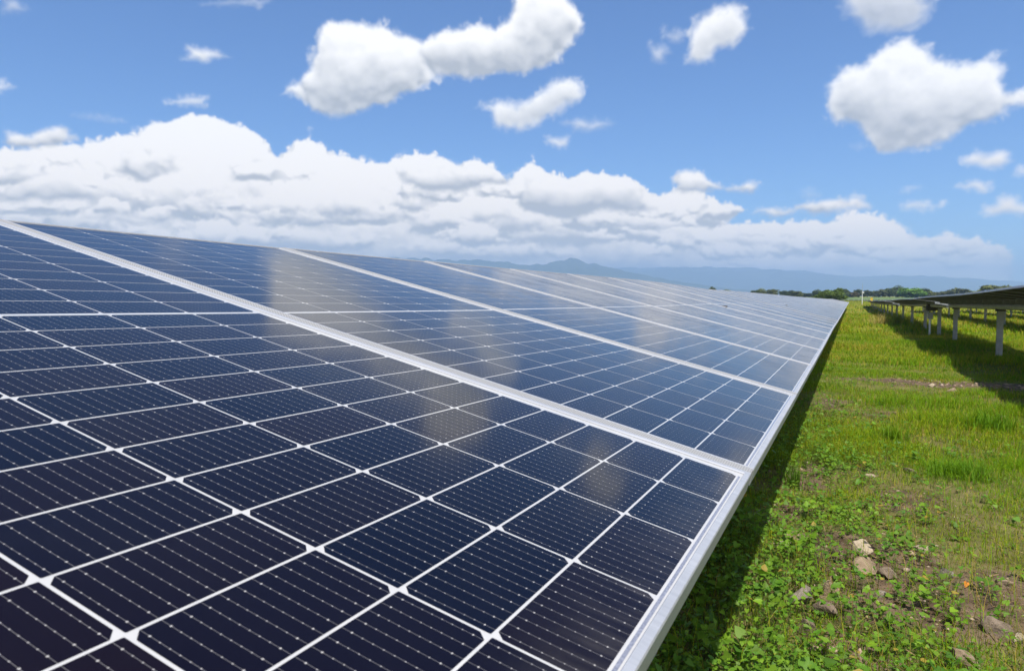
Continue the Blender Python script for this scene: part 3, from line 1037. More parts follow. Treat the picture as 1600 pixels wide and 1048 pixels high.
def tracker(name, label, k0, k1, lo_fn, up_fn, y_of, posts, individual=(), group=None, detail=True, near_detail=True, motor_at=None):
    """one tracker table: panels on a torque tube carried by posts"""
    mid = (lo_fn(y_of(k0)) + up_fn(y_of(k0))) / 2
    root = ob(name, None)
    root.location = (mid.x, mid.y, float(land(mid.x, mid.y)))
    tag(root, label, 'solar array', group)
    inv = Matrix.Translation(-root.location)
    for k in range(k0, k1):
        ya, yb = y_of(k), y_of(k + 1)
        M = panel_matrix(lo_fn(ya), lo_fn(yb), up_fn(ya), up_fn(yb))
        pn = ob('solar_panel', None, root, inv @ M)
        ob('frame', ME_FRAME, pn)
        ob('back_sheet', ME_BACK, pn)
        if k in individual:
            for i in range(6):
                for j in range(24):
                    u0, v0 = cell_origin(i, j)
                    ob('cell', ME_CELL, pn, Matrix.Translation((u0, v0, 0)))
        else:
            tag(ob('cells', ME_CELLS[k % 4], pn), kind='stuff')
        if near_detail and k < 14:
            ob('ribbon', ME_RIB, pn)
            ob('middle_ribbon', ME_RIBM, pn)
        ob('gap_strip', ME_STRIP, pn)
        if detail:
            ob('junction_box', ME_JBOX, pn)
            ob('support_rail', ME_RAIL, pn)
    # torque tube: one round bar that follows the table
    P = []
    for k in list(range(k0, k1, 4)) + [k1]:
        a, b = lo_fn(y_of(k)), up_fn(y_of(k))
        n = Vector((0, 1, 0)).cross((b - a)).normalized()
        if n.z < 0:
            n = -n
        P.append((a + b) / 2 - n * 0.125 - root.location)
    v, f = tube_vf(P, 0.066, 8)
    tb = ob('torque_tube', mesh('torque_tube', v, f, M_GALV), root)
    for y in posts:
        a, b = lo_fn(y), up_fn(y)
        c = (a + b) / 2
        gz = float(land(c.x, y))
        top = c.z - 0.125
        h = top - 0.10 - gz
        v, f = post_mesh(h)
        po = ob('post', mesh('post', v, f, M_GALV), root, Matrix.Translation(Vector((c.x + 0.036, y, gz)) - root.location))
        # bearing: a ring of plates around the tube and a bolted cap plate
        v, f = boxes([(-0.10, 0.10, -0.075, 0.075, h, h + 0.014), (-0.095, -0.080, -0.05, 0.05, h + 0.014, h + 0.19), (0.080, 0.095, -0.05, 0.05, h + 0.014, h + 0.19), (-0.095, 0.095, -0.035, 0.035, h + 0.19, h + 0.205),
                      (-0.08, 0.08, -0.02, 0.02, h + 0.014, h + 0.06)])
        ob('bearing', mesh('bearing', v, f, M_DARKST), po)
    if motor_at is not None:
        a, b = lo_fn(motor_at), up_fn(motor_at)
        c = (a + b) / 2
        gz = float(land(c.x, motor_at))
        v, f = boxes([(-0.16, 0.16, -0.16, 0.16, c.z - gz - 0.36, c.z - gz - 0.06)])
        v2, f2 = tube_vf([(-0.2, 0, c.z - gz - 0.22), (0.26, 0, c.z - gz - 0.22)], [0.11, 0.11], 10, base=len(v))
        ob('slewing_drive', mesh('slewing_drive', v + v2, f + f2, M_DARKST), root, Matrix.Translation(Vector((c.x, motor_at, gz)) - root.location))
    return root


# the row the camera stands over
def left_lo(y): return Vector((-0.142 + drift(y), y, float(np.interp(y, LOW_Y, LOW_Z))))
def left_up(y): return Vector((-2.274 + drift(y), y, float(np.interp(y, UP_Y, UP_Z))))
def left_y(k): return 1.265 + (k - 1) * PITCH


tracker('solar_panel_row', 'long row of dark blue solar panels seen from above along its aluminium edge', -1, 94, left_lo, left_up, left_y,
        [-0.4 + 7.7 * i for i in range(15)], individual=(0, 1), detail=False)

# the row across the grass strip, seen from below: three tables one behind the other
HI_Y = [-5, 11, 16.7, 20, 23, 28, 28.6, 40, 55, 55.7, 80, 110, 141]
HI_Z = [1.52, 1.405, 1.312, 1.275, 1.245, 1.196, 1.190, 1.09, 0.965, 0.96, 0.80, 0.635, 0.50]
TILT = R(7.4)
HALF = 1.097


def right_fns(xc, dzl=0.0, tilt=TILT, wob=0.0, seed=0):
    def up(y):
        z = float(np.interp(y, HI_Y, HI_Z)) + dzl + math.sin(y * 0.33 + seed) * wob
        return Vector((xc + drift(y) - HALF * math.cos(tilt), y, z))

    def lo(y):
        q = up(y)
        return Vector((xc + drift(y) + HALF * math.cos(tilt), y, q.z - 2 * HALF * math.sin(tilt)))
    return lo, up


lo, up = right_fns(3.10, wob=0.010)
yA = lambda k: 5.9 + k * PITCH
tracker('solar_table', 'shaded table of panels seen from below on tall posts, closest across the grass', 0, 19, lo, up, yA, [19.6, 12.0, 27.2], group='panel tables across the grass strip', near_detail=False)
yB = lambda k: 28.66 + k * PITCH
lo2, up2 = right_fns(3.10, tilt=R(7.5), wob=0.012, seed=2.0)
tracker('solar_table', 'middle table of the shaded row, behind the closest one, with the drive motor', 0, 22, lo2, up2, yB, [31.8, 37.4, 45.0, 52.4], group='panel tables across the grass strip', near_detail=False, motor_at=34.4)
yC = lambda k: 55.6 + k * PITCH
lo3, up3 = right_fns(3.10, tilt=R(8.4), wob=0.015, seed=4.0)
tracker('solar_table', 'farthest table of the shaded row, shrinking to a dark point near the pole', 0, 70, lo3, up3, yC, [59.3] + [66 + 7.6 * i for i in range(10)], group='panel tables across the grass strip', near_detail=False)
# rows further off, of which mostly posts and shadows show
for xc, dz_, lab, y0, n, nm in ((7.4, -0.05, 'second row of posts and panels glimpsed beneath the shaded row', 14.0, 70, 'solar_table'), (11.7, -0.10, 'third row of posts behind the second, glimpsed beneath the panels', 20.0, 66, 'solar_table'),
                               (16.0, -0.12, 'fourth row of posts, small under the dark panels', 28.0, 60, 'solar_table')):
    l_, u_ = right_fns(xc, dzl=dz_, wob=0.01, seed=xc)
    yy = (lambda y0: (lambda k: y0 + k * PITCH))(y0)
    tracker(nm, lab, 0, n, l_, u_, yy, [y0 + 2.0 + 5.9 * i for i in range(int(n * PITCH / 5.9))], group='panel rows behind the shaded row', near_detail=False)

# slim conduit post with a control box next to the drive
cp = ob('control_post', None)
px_, py_ = 2.86, 31.3
cp.location = (px_, py_, float(land(px_, py_)))
tag(cp, 'slim pale control post with a small box beneath the middle panel table', 'post')
v, f = tube_vf([(0, 0, -0.2), (0, 0, 0.86)], 0.032, 8)
ob('pole', mesh('pole', v, f, M_WHITE), cp)
v, f = boxes([(-0.09, 0.09, -0.06, 0.06, 0.62, 0.84), (-0.10, 0.10, -0.07, 0.07, 0.84, 0.855)])
ob('control_box', mesh('control_box', v, f, M_GALV), cp)

# ------------------------------------------------------------------ things beyond the rows
def spot(x, y_world):
    """where the bearing of a photograph column x meets a distance Y along the rows"""
    d = pix_dir(x, 463)
    return d.x / d.y * y_world


def height_at(x, y, y_world):
    d = pix_dir(x, y)
    return CAM_Z + d.z / d.y * y_world


def mat_crop():
    mt, t = new_mat('young_crop')
    geo = t.n('ShaderNodeNewGeometry')
    P = geo.outputs['Position']
    n1 = t.noise(P, 0.12, 5, 0.6)
    n2 = t.noise(t.vm('MULTIPLY', P, (0.25, 2.2, 1)), 1.0, 4, 0.6)
    c = t.mix(t.ss(n2, 0.35, 0.65), (0.050, 0.095, 0.018), (0.105, 0.165, 0.032))
    c = t.mix(t.ss(n1, 0.45, 0.7, 0.0, 0.5), c, (0.12, 0.14, 0.04))
    p = principled(t, Base_Color=c, Roughness=0.95)
    t.link(bump(t, n2, 0.8, 0.4), p.inputs['Normal'])
    finish(t, p.outputs[0])
    return mt


xs_, ys_ = np.linspace(-110, 140, 60), np.linspace(256, 396, 50)
X_, Y_ = np.meshgrid(xs_, ys_)
Z_ = land(X_, Y_) + 0.25 + (value_noise(X_, Y_, 6.0, 61) - 0.5) * 0.25
i_ = (np.arange(49)[:, None] * 60 + np.arange(59)[None, :]).ravel()
T_ = np.concatenate([np.stack([i_, i_ + 1, i_ + 61], 1), np.stack([i_, i_ + 61, i_ + 60], 1)])
tag(ob('crop_field', tri_mesh('crop_field', np.stack([X_.ravel(), Y_.ravel(), Z_.ravel()], 1), T_, mat_crop(), smooth=True)), 'bright green crop field in front of the treeline', 'field', kind='structure')


def crown_mesh(name, seed, tint, leaves=2200, flat=1.0, leaf=0.055):
    """a crown of leaf faces gathered in uneven clumps, about 1 wide and 1 tall, standing on z = 0"""
    r = np.random.default_rng(seed)
    nc = 34
    c = r.normal(0, 1, (nc, 3))
    c /= np.linalg.norm(c, axis=1)[:, None]
    c *= (r.uniform(0.25, 1, nc) ** 0.5)[:, None] * np.array([0.36, 0.36, 0.36])
    c[:, 2] = c[:, 2] * flat + 0.48
    cr = r.uniform(0.09, 0.20, nc)
    k = r.integers(0, nc, leaves)
    d = r.normal(0, 1, (leaves, 3))
    d /= np.linalg.norm(d, axis=1)[:, None]
    p = c[k] + d * (cr[k] * r.uniform(0.55, 1.05, leaves))[:, None]
    p[:, 2] = np.maximum(p[:, 2], 0.03)
    n = d + r.normal(0, 0.5, d.shape) + np.array([0, 0, 0.35])
    n /= np.linalg.norm(n, axis=1)[:, None]
    a = np.cross(n, r.normal(0, 1, n.shape))
    a /= np.linalg.norm(a, axis=1)[:, None]
    b = np.cross(n, a)
    s = leaf * r.uniform(0.5, 1.2, leaves)[:, None]
    V = np.stack([p - a * s, p + b * s * 0.7, p + a * s, p - b * s * 0.7], 1).reshape(-1, 3)
    q = np.arange(leaves) * 4
    T = np.concatenate([np.stack([q, q + 1, q + 2], 1), np.stack([q, q + 2, q + 3], 1)])
    cl = np.array(tint)[None] * r.uniform(0.65, 1.35, (nc, 1))[k] * r.uniform(0.8, 1.2, (leaves, 1))
    return tri_mesh(name, V, T, M_CROWN, np.repeat(cl, 4, 0))


def trunk_mesh():
    V, Fc = tube_vf([(0, 0, -0.1), (0.01, 0, 0.2), (0.0, 0.01, 0.42)], [0.035, 0.026, 0.016], 7)
    for ang in (0.3, 1.7, 2.9, 4.2, 5.3):
        v, f = tube_vf([(0, 0, 0.26), (math.cos(ang) * 0.12, math.sin(ang) * 0.12, 0.48), (math.cos(ang) * 0.24, math.sin(ang) * 0.24, 0.66)], [0.016, 0.011, 0.004], 5, base=len(V))
        V += v
        Fc += f
    return mesh('trunk', V, Fc, M_BARK, smooth=True)


ME_TRUNK = trunk_mesh()
DARK, OLIVE, BRIGHT, GREYG, BROWN = (0.058, 0.084, 0.024), (0.125, 0.140, 0.036), (0.110, 0.240, 0.018), (0.105, 0.122, 0.052), (0.150, 0.115, 0.050)
CROWNS = {}


def crown_for(tint, variant):
    key = (tint, variant)
    if key not in CROWNS:
        CROWNS[key] = crown_mesh('crown', 100 + variant * 7 + int(tint[1] * 1000), tint)
    return CROWNS[key]


TREES = [  # photograph column, top row, half width in pixels, distance, colour, label
    (1113, 446.8, 5, 330, DARK, 'tiny lone dark tree standing on the skyline above the panels'),
    (1135, 451.0, 6, 340, OLIVE, 'low olive bush just showing over the panels, next to the lone dark tree'),
    (1181, 452.0, 6, 380, DARK, 'first dark tree of the treeline where the panels meet the mountains'),
    (1191, 450.5, 7, 390, OLIVE, 'olive tree, second in the treeline counted from the lone tree'),
    (1207, 450.5, 9, 385, OLIVE, 'rounded brownish olive tree, third in the treeline before the gap'),
    (1225, 453.0, 6, 395, DARK, 'narrow dark tree just past the first gap in the treeline'),
    (1237, 452.8, 8, 400, DARK, 'broad dark tree in the middle of the clump between the two gaps'),
    (1247, 453.8, 7, 392, OLIVE, 'olive tree ending the clump between the two gaps in the treeline'),
    (1259, 457.0, 7, 420, DARK, 'low bluish hedge tree in the wide gap beside the green bush'),
    (1269, 457.5, 6, 420, DARK, 'lowest dark hedge tree in the wide gap, closer to the green bush'),
    (1277, 452.0, 6, 395, DARK, 'dark tree half hidden behind the big green bush'),
    (1314, 450.0, 8, 395, DARK, 'dark tree peeping out behind the green bush on the pole side'),
    (1322, 452.5, 6, 398, DARK, 'small dark tree between the green bush and the brown thicket'),
    (1331, 455.0, 8, 400, BROWN, 'low brown thicket tree left of the white pole'),
    (1341, 450.8, 5, 404, DARK, 'small dark tree whose round top rises just left of the white pole'),
    (1355, 452.5, 7, 402, DARK, 'first dark tree just right of the white pole'),
    (1366, 454.0, 7, 405, GREYG, 'low grey green tree, second right of the white pole'),
    (1378, 452.3, 8, 398, GREYG, 'grey green tree, third right of the white pole'),
    (1390, 449.3, 9, 400, DARK, 'wide dark tree leaning against the tallest one right of the pole'),
    (1403, 446.0, 8, 404, DARK, 'tallest dark tree of the line, right of the white pole'),
    (1412, 450.5, 6, 408, DARK, 'dark tree squeezed between the tallest one and the bright green one'),
    (1425, 448.0, 14, 372, BRIGHT, 'bright fresh green spreading tree above the end of the dark panels'),
    (1444, 450.0, 8, 400, DARK, 'dark tree just right of the bright green spreading tree'),
    (1463, 455.0, 10, 390, OLIVE, 'low pale olive tree over the dark panel edge'),
    (1481, 453.5, 8, 395, GREYG, 'grey green tree right of the low pale olive one'),
    (1496, 449.2, 12, 390, GREYG, 'large rounded grey green tree above the dark panel edge'),
    (1511, 452.2, 9, 396, GREYG, 'smaller grey green tree leaning on the large rounded one'),
    (1525, 454.0, 8, 390, OLIVE, 'low olive tree between the grey green trees and the tall pale pair'),
    (1546, 443.2, 16, 300, OLIVE, 'tall pale olive tree rising highest over the dark panels'),
    (1569, 445.0, 12, 306, OLIVE, 'pale olive tree at the end of the line beside the highest one'),
]
for n_, (px, py, hw, yd, tint, lab) in enumerate(TREES):
    x = spot(px, yd)
    gz = float(land(x, yd))
    H = height_at(px, py, yd) - gz
    Wd = 2.0 * hw / F_PX * math.hypot(x, yd) * 1.32
    t_ = ob('tree', None)
    t_.location = (x, yd, gz)
    t_.rotation_euler = (0, 0, n_ * 1.37)
    tag(t_, lab, 'tree', 'trees of the far treeline')
    wob = random.uniform(0.95, 1.1)
    S = Matrix.Diagonal((Wd * wob * 1.1, Wd / wob * 1.1, H * 1.06, 1))
    cr = ob('crown', crown_for(tint, n_ % 3), t_, S)
    tr = ob('trunk', ME_TRUNK, t_, Matrix.Diagonal((Wd * 0.8, Wd * 0.8, H, 1)))

# the round bush at the far end of the row
bx, by = spot(1298, 152), 152.0
bz = float(land(bx, by))
bu = ob('bush', None)
bu.location = (bx, by, bz)
tag(bu, 'round leafy green bush growing just beyond the end of the panel row', 'bush')
Hb = height_at(1298, 448.5, by) - bz
Wb = 2 * 20.5 / F_PX * by * 1.1
ob('crown', crown_mesh('crown', 555, (0.110, 0.175, 0.026), 5200, 1.15, 0.035), bu, Matrix.Diagonal((Wb * 1.1, Wb * 1.0, Hb * 1.05, 1)))
ob('trunk', ME_TRUNK, bu, Matrix.Diagonal((Wb * 0.7, Wb * 0.7, Hb * 0.9, 1)))

# slim white mast
mx, my = spot(1347.3, 158), 158.0
mz = float(land(mx, my))
mast = ob('mast', None)
mast.location = (mx, my, mz)
tag(mast, 'slim white mast standing in the grass at the far end between the rows', 'mast')
h1, h2 = height_at(1347, 455, my) - mz, height_at(1347, 442, my) - mz
v, f = tube_vf([(0, 0, -0.3), (0, 0, h1)], [0.070, 0.055], 10)
ob('pole', mesh('pole', v, f, M_WHITE), mast)
v, f = tube_vf([(0, 0, h1 + 0.002), (0, 0, h2)], [0.030, 0.016], 8)
ob('antenna', mesh('antenna', v, f, M_GALV), mast)
v, f = boxes([(0.087, 0.30, -0.10, 0.10, h1 * 0.86, h1 * 0.86 + 0.24), (0.060, 0.087, -0.03, 0.03, h1 * 0.86 + 0.05, h1 * 0.86 + 0.19)])
ob('sensor_box', mesh('sensor_box', v, f, M_WHITE), mast)
v, f = boxes([(-0.35, 0.35, -0.02, 0.02, h1 - 0.14, h1 - 0.09)])
ob('cross_arm', mesh('cross_arm', v, f, M_GALV), mast)

# yellow cabinet on a post
yx, yy0 = spot(1362, 147), 147.0
yz = float(land(yx, yy0))
yb = ob('cabinet', None)
yb.location = (yx, yy0, yz)
tag(yb, 'small yellow electrical cabinet on a post near the far end of the dark panels', 'cabinet')
hc = height_at(1362, 465.0, yy0) - yz
v, f = boxes([(-0.20, 0.20, -0.13, 0.13, hc - 0.62, hc - 0.03), (-0.23, 0.23, -0.16, 0.16, hc - 0.03, hc + 0.02)])
ob('housing', mesh('housing', v, f, M_YELLOW), yb)
v, f = boxes([(-0.17, 0.17, -0.145, -0.131, hc - 0.57, hc - 0.08)])
dr = ob('door', mesh('door', v, f, M_YELLOW), yb)
v, f = boxes([(0.12, 0.14, -0.165, -0.146, hc - 0.36, hc - 0.28)])
ob('handle', mesh('handle', v, f, M_JBOX), dr)
v, f = boxes([(-0.05, 0.05, -0.05, 0.05, -0.3, hc - 0.621)])
ob('post', mesh('post', v, f, M_GALV), yb)

# low fence along the near side of the field
fn = ob('field_fence', None)
fn.location = (0, 252, float(land(0.0, 252.0)))
tag(fn, 'low fence of short white posts along the near side of the crop field', 'fence')
v, f = boxes([(-0.045, 0.045, -0.045, 0.045, -0.2, 0.62), (-0.055, 0.055, -0.055, 0.055, 0.62, 0.65)])
me_fp = mesh('post', v, f, M_GALV)
for i in range(34):
    xx = -22 + i * 1.5
    ob('post', me_fp, fn, Matrix.Translation((xx, 0, float(land(xx, 252.0) - land(0.0, 252.0)))))
for hz in (0.3, 0.55):
    v, f = tube_vf([(-22 + i * 1.5, 0.052, hz + float(land(-22 + i * 1.5, 252.0) - land(0.0, 252.0))) for i in range(34)], 0.012, 5)
    ob('wire', mesh('wire', v, f, M_GALV), fn)

# ------------------------------------------------------------------ stones
def rock_mesh(seed, sub=2, rough=0.28):
    bm = bmesh.new()
    bmesh.ops.create_icosphere(bm, subdivisions=sub, radius=1.0)
    r = np.random.default_rng(seed)
    cuts = r.normal(0, 1, (13, 3))
    cuts /= np.linalg.norm(cuts, axis=1)[:, None]
    lim = r.uniform(0.38, 0.86, 13)
    for vv in bm.verts:
        p = np.array(vv.co)
        for nrm, l in zip(cuts, lim):      # flat broken faces
            d = p @ nrm
            if d > l:
                p = p - nrm * (d - l) * 0.98
        k = 1 + rough * 0.35 * (lattice_noise(np.array([p[0] * 2.1 + seed]), np.array([p[1] * 2.1]), np.array([p[2] * 2.1]), seed)[0] - 0.5) * 2 + 0.10 * (lattice_noise(np.array([p[0] * 6]), np.array([p[1] * 6 + seed]), np.array([p[2] * 6]), seed + 3)[0] - 0.5)
        vv.co = Vector(p * k)
    me = bpy.data.meshes.new('stone')
    bm.to_mesh(me)
    bm.free()
    return me


def mat_stone(name, ca, cb, cc):
    mt, t = new_mat(name)
    tc = t.n('ShaderNodeTexCoord')
    geo = t.n('ShaderNodeNewGeometry')
    P = geo.outputs['Position']
    n1 = t.noise(P, 22, 6, 0.65)
    n2 = t.noise(P, 130, 5, 0.7)
    c = t.mix(t.ss(n1, 0.35, 0.65), ca, cb)
    c = t.mix(t.ss(n2, 0.5, 0.75, 0, 0.7), c, cc)
    p = principled(t, Base_Color=c, Roughness=0.93)
    p.inputs['Specular IOR Level'].default_value = 0.2
    t.link(bump(t, t.add(n1, t.mul(n2, 0.6)), 0.8, 0.012), p.inputs['Normal'])
    finish(t, p.outputs[0])
    return mt


M_ST_TAN = mat_stone('tan_stone', (0.21, 0.152, 0.095), (0.31, 0.235, 0.155), (0.13, 0.092, 0.058))
M_ST_PALE = mat_stone('pale_stone', (0.32, 0.255, 0.17), (0.45, 0.37, 0.26), (0.20, 0.155, 0.10))
M_ST_GREY = mat_stone('grey_stone', (0.17, 0.14, 0.11), (0.26, 0.225, 0.18), (0.11, 0.09, 0.07))
M_ST_DARK = mat_stone('dark_stone', (0.14, 0.105, 0.075), (0.23, 0.175, 0.125), (0.10, 0.075, 0.055))
M_ST_PINK = mat_stone('pinkish_stone', (0.40, 0.28, 0.20), (0.50, 0.37, 0.28), (0.27, 0.18, 0.13))


def on_land(x, y):
    """the point of the ground seen at a place of the photograph"""
    d = pix_dir(x, y)
    s = -CAM_Z / d.z
    for _ in range(6):
        s = (float(land(d.x * s, d.y * s)) - CAM_Z) / d.z
    return Vector((d.x * s, d.y * s, float(land(d.x * s, d.y * s))))


STONES = [  # column, row, width px, height px, material, label
    (1345, 862, 37, 20, M_ST_PALE, 'pale flat topped stone, brightest of those in the bare earth'),
    (1352, 892, 44, 20, M_ST_TAN, 'long tan stone lying just in front of the pale flat topped one'),
    (1252, 940, 38, 26, M_ST_GREY, 'large rounded greyish brown stone among the leaves by the panel edge'),
    (1242, 846, 32, 16, M_ST_TAN, 'wide brown stone lying in the shade edge below the panel corner'),
    (1297, 926, 20, 20, M_ST_TAN, 'upright tan stone between the rounded grey one and the long one'),
    (1292, 962, 34, 20, M_ST_DARK, 'dark brown stone buried in earth behind the creeping leaves'),
    (1376, 931, 20, 9, M_ST_GREY, 'small flat bluish grey stone in the middle of the earth patch'),
    (1302, 904, 11, 10, M_ST_PINK, 'little orange brown pebble above the upright tan stone'),
    (1388, 900, 26, 16, M_ST_DARK, 'brown wedge stone next to the end of the long tan stone'),
    (1570, 914, 30, 11, M_ST_TAN, 'flat tan stone in the grass past the orange leaf'),
    (1479, 901, 22, 14, M_ST_GREY, 'grey brown stone in the grass above the orange leaf'),
    (1341, 1036, 15, 22, M_ST_PINK, 'pinkish finger shaped stone standing at the lower picture edge'),
    (1502, 1038, 42, 24, M_ST_TAN, 'big mossy tan stone at the lower picture edge'),
    (1556, 985, 34, 18, M_ST_DARK, 'brown stone slab above the big mossy one'),
    (1592, 1002, 20, 16, M_ST_PALE, 'pale stone beside the brown slab at the picture corner'),
    (1276, 1018, 17, 12, M_ST_PINK, 'pinkish brown pebble among the broad leaves near the panel'),
    (1302, 1022, 15, 14, M_ST_PINK, 'second pinkish brown pebble, half under the broad leaves'),
    (1260, 990, 34, 26, M_ST_DARK, 'dark split stone leaning between the leaves below the rounded one'),
    (1440, 862, 22, 9, M_ST_PALE, 'pale crumbly stone past the pale flat topped one, in thin grass'),
    (1224, 854, 24, 12, M_ST_PALE, 'cream stone touching the wide brown one in the shade edge'),
    (1488, 612, 15, 7, M_ST_TAN, 'tan stone in the gravel strip across the grass'),
    (1455, 604, 12, 6, M_ST_PALE, 'pale stone at the start of the gravel strip across the grass'),
    (1560, 606, 14, 6, M_ST_TAN, 'brownish stone in the far half of the gravel strip'),
    (1360, 745, 18, 8, M_ST_PALE, 'cream stone alone in the sunny grass before the green tufts'),
    (1287, 712, 12, 7, M_ST_PALE, 'small cream stone in short grass near the shadow of the row'),
    (1418, 738, 22, 8, M_ST_DARK, 'brown stone on the bare spot between the green tufts'),
]
for n_, (px, py, wp, hp, mt, lab) in enumerate(STONES):
    p = on_land(px, py)
    dist = (p - Vector((0, 0, CAM_Z))).length
    rw = wp / F_PX * dist * 0.57
    rh = hp / F_PX * dist * 0.78
    me = rock_mesh(40 + n_, 3 if wp > 18 else 2)
    me.materials.append(mt)
    me.polygons.foreach_set('use_smooth', [False] * len(me.polygons))
    o = ob('stone', me)
    o.location = p + Vector((0, 0, rh * 0.30))
    o.scale = (rw, rw * random.uniform(0.75, 1.0), rh)
    o.rotation_euler = (random.uniform(-0.2, 0.2), random.uniform(-0.2, 0.2), 0.42 + random.uniform(-0.3, 0.3))
    tag(o, lab, 'stone', 'stones lying in the bare earth')


def scatter_region(n, y0, y1, x_lo, x_hi, power=1.0):
    y = y0 + (y1 - y0) * rng.random(n) ** power
    lo = np.interp(y, [y0, y1], x_lo)
    hi = np.interp(y, [y0, y1], x_hi)
    return lo + (hi - lo) * rng.random(n), y


def pebbles():
    base = []
    for s in range(6):
        me = rock_mesh(300 + s, 1)
        V = np.array([v.co[:] for v in me.vertices])
        T = np.array([p.vertices[:] for p in me.polygons])
        base.append((V, T))
        bpy.data.meshes.remove(me)
    Vs, Ts, Cs, off = [], [], [], 0
    x, y = scatter_region(9000, 1.7, 13.5, (-0.9, -0.7), (1.6, 4.6), 1.15)
    keep = rng.random(len(x)) < np.clip(soil_amount(x, y) * 1.5 - 0.25, 0.02, 1)
    x, y = x[keep], y[keep]
    z = land(x, y)
    for i in range(len(x)):
        V, T = base[i % 6]
        s = rng.uniform(0.004, 0.013) * (1.0 + 0.10 * y[i]) * (2.3 if rng.random() < 0.14 else 1.0)
        a = rng.uniform(0, 6.28)
        M = np.array([[math.cos(a), -math.sin(a), 0], [math.sin(a), math.cos(a), 0], [0, 0, 1]])
        Vs.append(V * np.array([s, s * rng.uniform(0.6, 1), s * rng.uniform(0.4, 0.7)]) @ M.T + np.array([x[i], y[i], z[i] + s * 0.15]))
        Ts.append(T + off)
        off += len(V)
        c = np.array([0.30, 0.225, 0.15]) * rng.uniform(0.45, 1.35) * np.array([1, rng.uniform(0.92, 1.06), rng.uniform(0.85, 1.15)])
        Cs.append(np.repeat(c[None], len(V), 0))
    mt, t = new_mat('pebble')
    at = t.n('ShaderNodeAttribute', attribute_name='tint')
    p = principled(t, Base_Color=at.outputs['Color'], Roughness=0.95)
    finish(t, p.outputs[0])
    me = tri_mesh('pebbles', np.concatenate(Vs), np.concatenate(Ts), mt, np.concatenate(Cs))
    tag(ob('pebbles', me), 'small brown pebbles and clods scattered over the bare earth', 'pebbles', kind='stuff')


pebbles()

# ------------------------------------------------------------------ grass and weeds
G_BRIGHT, G_YELL, G_DRY, G_DARK, G_BLUE = (np.array(c) for c in ((0.165, 0.305, 0.008), (0.255, 0.320, 0.012), (0.380, 0.300, 0.055), (0.075, 0.155, 0.010), (0.105, 0.205, 0.022)))


def blades(x, y, h, wd, lean, tint, z=None):
    """curved tapering blades: 5 corners, 3 faces each"""
    n = len(x)
    z = land(x, y) if z is None else z
    a = rng.uniform(0, 2 * math.pi, n)
    dirx, diry = np.cos(a), np.sin(a)
    b = a + math.pi / 2 + rng.uniform(-0.5, 0.5, n)
    sx, sy = np.cos(b) * wd / 2, np.sin(b) * wd / 2
    V = np.zeros((n, 5, 3))
    V[:, 0] = np.stack([x - sx, y - sy, z - 0.01], 1)
    V[:, 1] = np.stack([x + sx, y + sy, z - 0.01], 1)
    mx_, my_ = x + dirx * h * lean * 0.35, y + diry * h * lean * 0.35
    mzz = z + h * (0.62 - 0.1 * lean)
    V[:, 2] = np.stack([mx_ + sx * 0.8, my_ + sy * 0.8, mzz], 1)
    V[:, 3] = np.stack([mx_ - sx * 0.8, my_ - sy * 0.8, mzz], 1)
    V[:, 4] = np.stack([x + dirx * h * lean, y + diry * h * lean, z + h * np.maximum(1.0 - 0.35 * lean ** 2, 0.25)], 1)
    q = np.arange(n) * 5
    T = np.concatenate([np.stack([q, q + 1, q + 2], 1), np.stack([q, q + 2, q + 3], 1), np.stack([q + 3, q + 2, q + 4], 1)])
    C = np.repeat(tint[:, None, :], 5, 1)
    C[:, :2] *= 0.85
    return V.reshape(-1, 3), T, C.reshape(-1, 3)


def mix_tint(n, parts):
    """parts: list of (weight array, colour)"""
    W = np.stack([np.broadcast_to(w_, n) for w_, c_ in parts], 1).astype(float)
    W = np.cumsum(W / W.sum(1)[:, None], 1)
    k = (rng.random(n)[:, None] > W).sum(1).clip(0, len(parts) - 1)
    base = np.stack([c_ for w_, c_ in parts])[k]
    return base * rng.uniform(0.7, 1.3, (n, 1)) * rng.uniform(0.92, 1.08, (n, 3))


TUFTS = [(0.75, 5.9, 0.30, 1.0), (0.93, 8.2, 0.45, 1.0), (0.55, 6.6, 0.3, 0.9), (1.35, 7.3, 0.45, 0.9), (0.15, 6.9, 0.25, 0.8), (1.8, 9.2, 0.5, 0.8), (0.0, 13.0, 0.6, 0.9), (0.95, 5.0, 0.22, 0.8), (0.55, 9.4, 0.4, 0.8), (-0.42, 5.6, 0.22, 0.9),
         (1.2, 9.6, 0.4, 0.7), (1.15, 6.2, 0.25, 0.7), (-0.35, 7.6, 0.3, 0.7)]


def lush(x, y):
    s = np.zeros_like(x)
    for cx, cy, r_, a_ in TUFTS:
        s = np.maximum(s, a_ * np.exp(-((x - cx) ** 2 + (y - cy) ** 2) / (r_ * r_)))
    return s


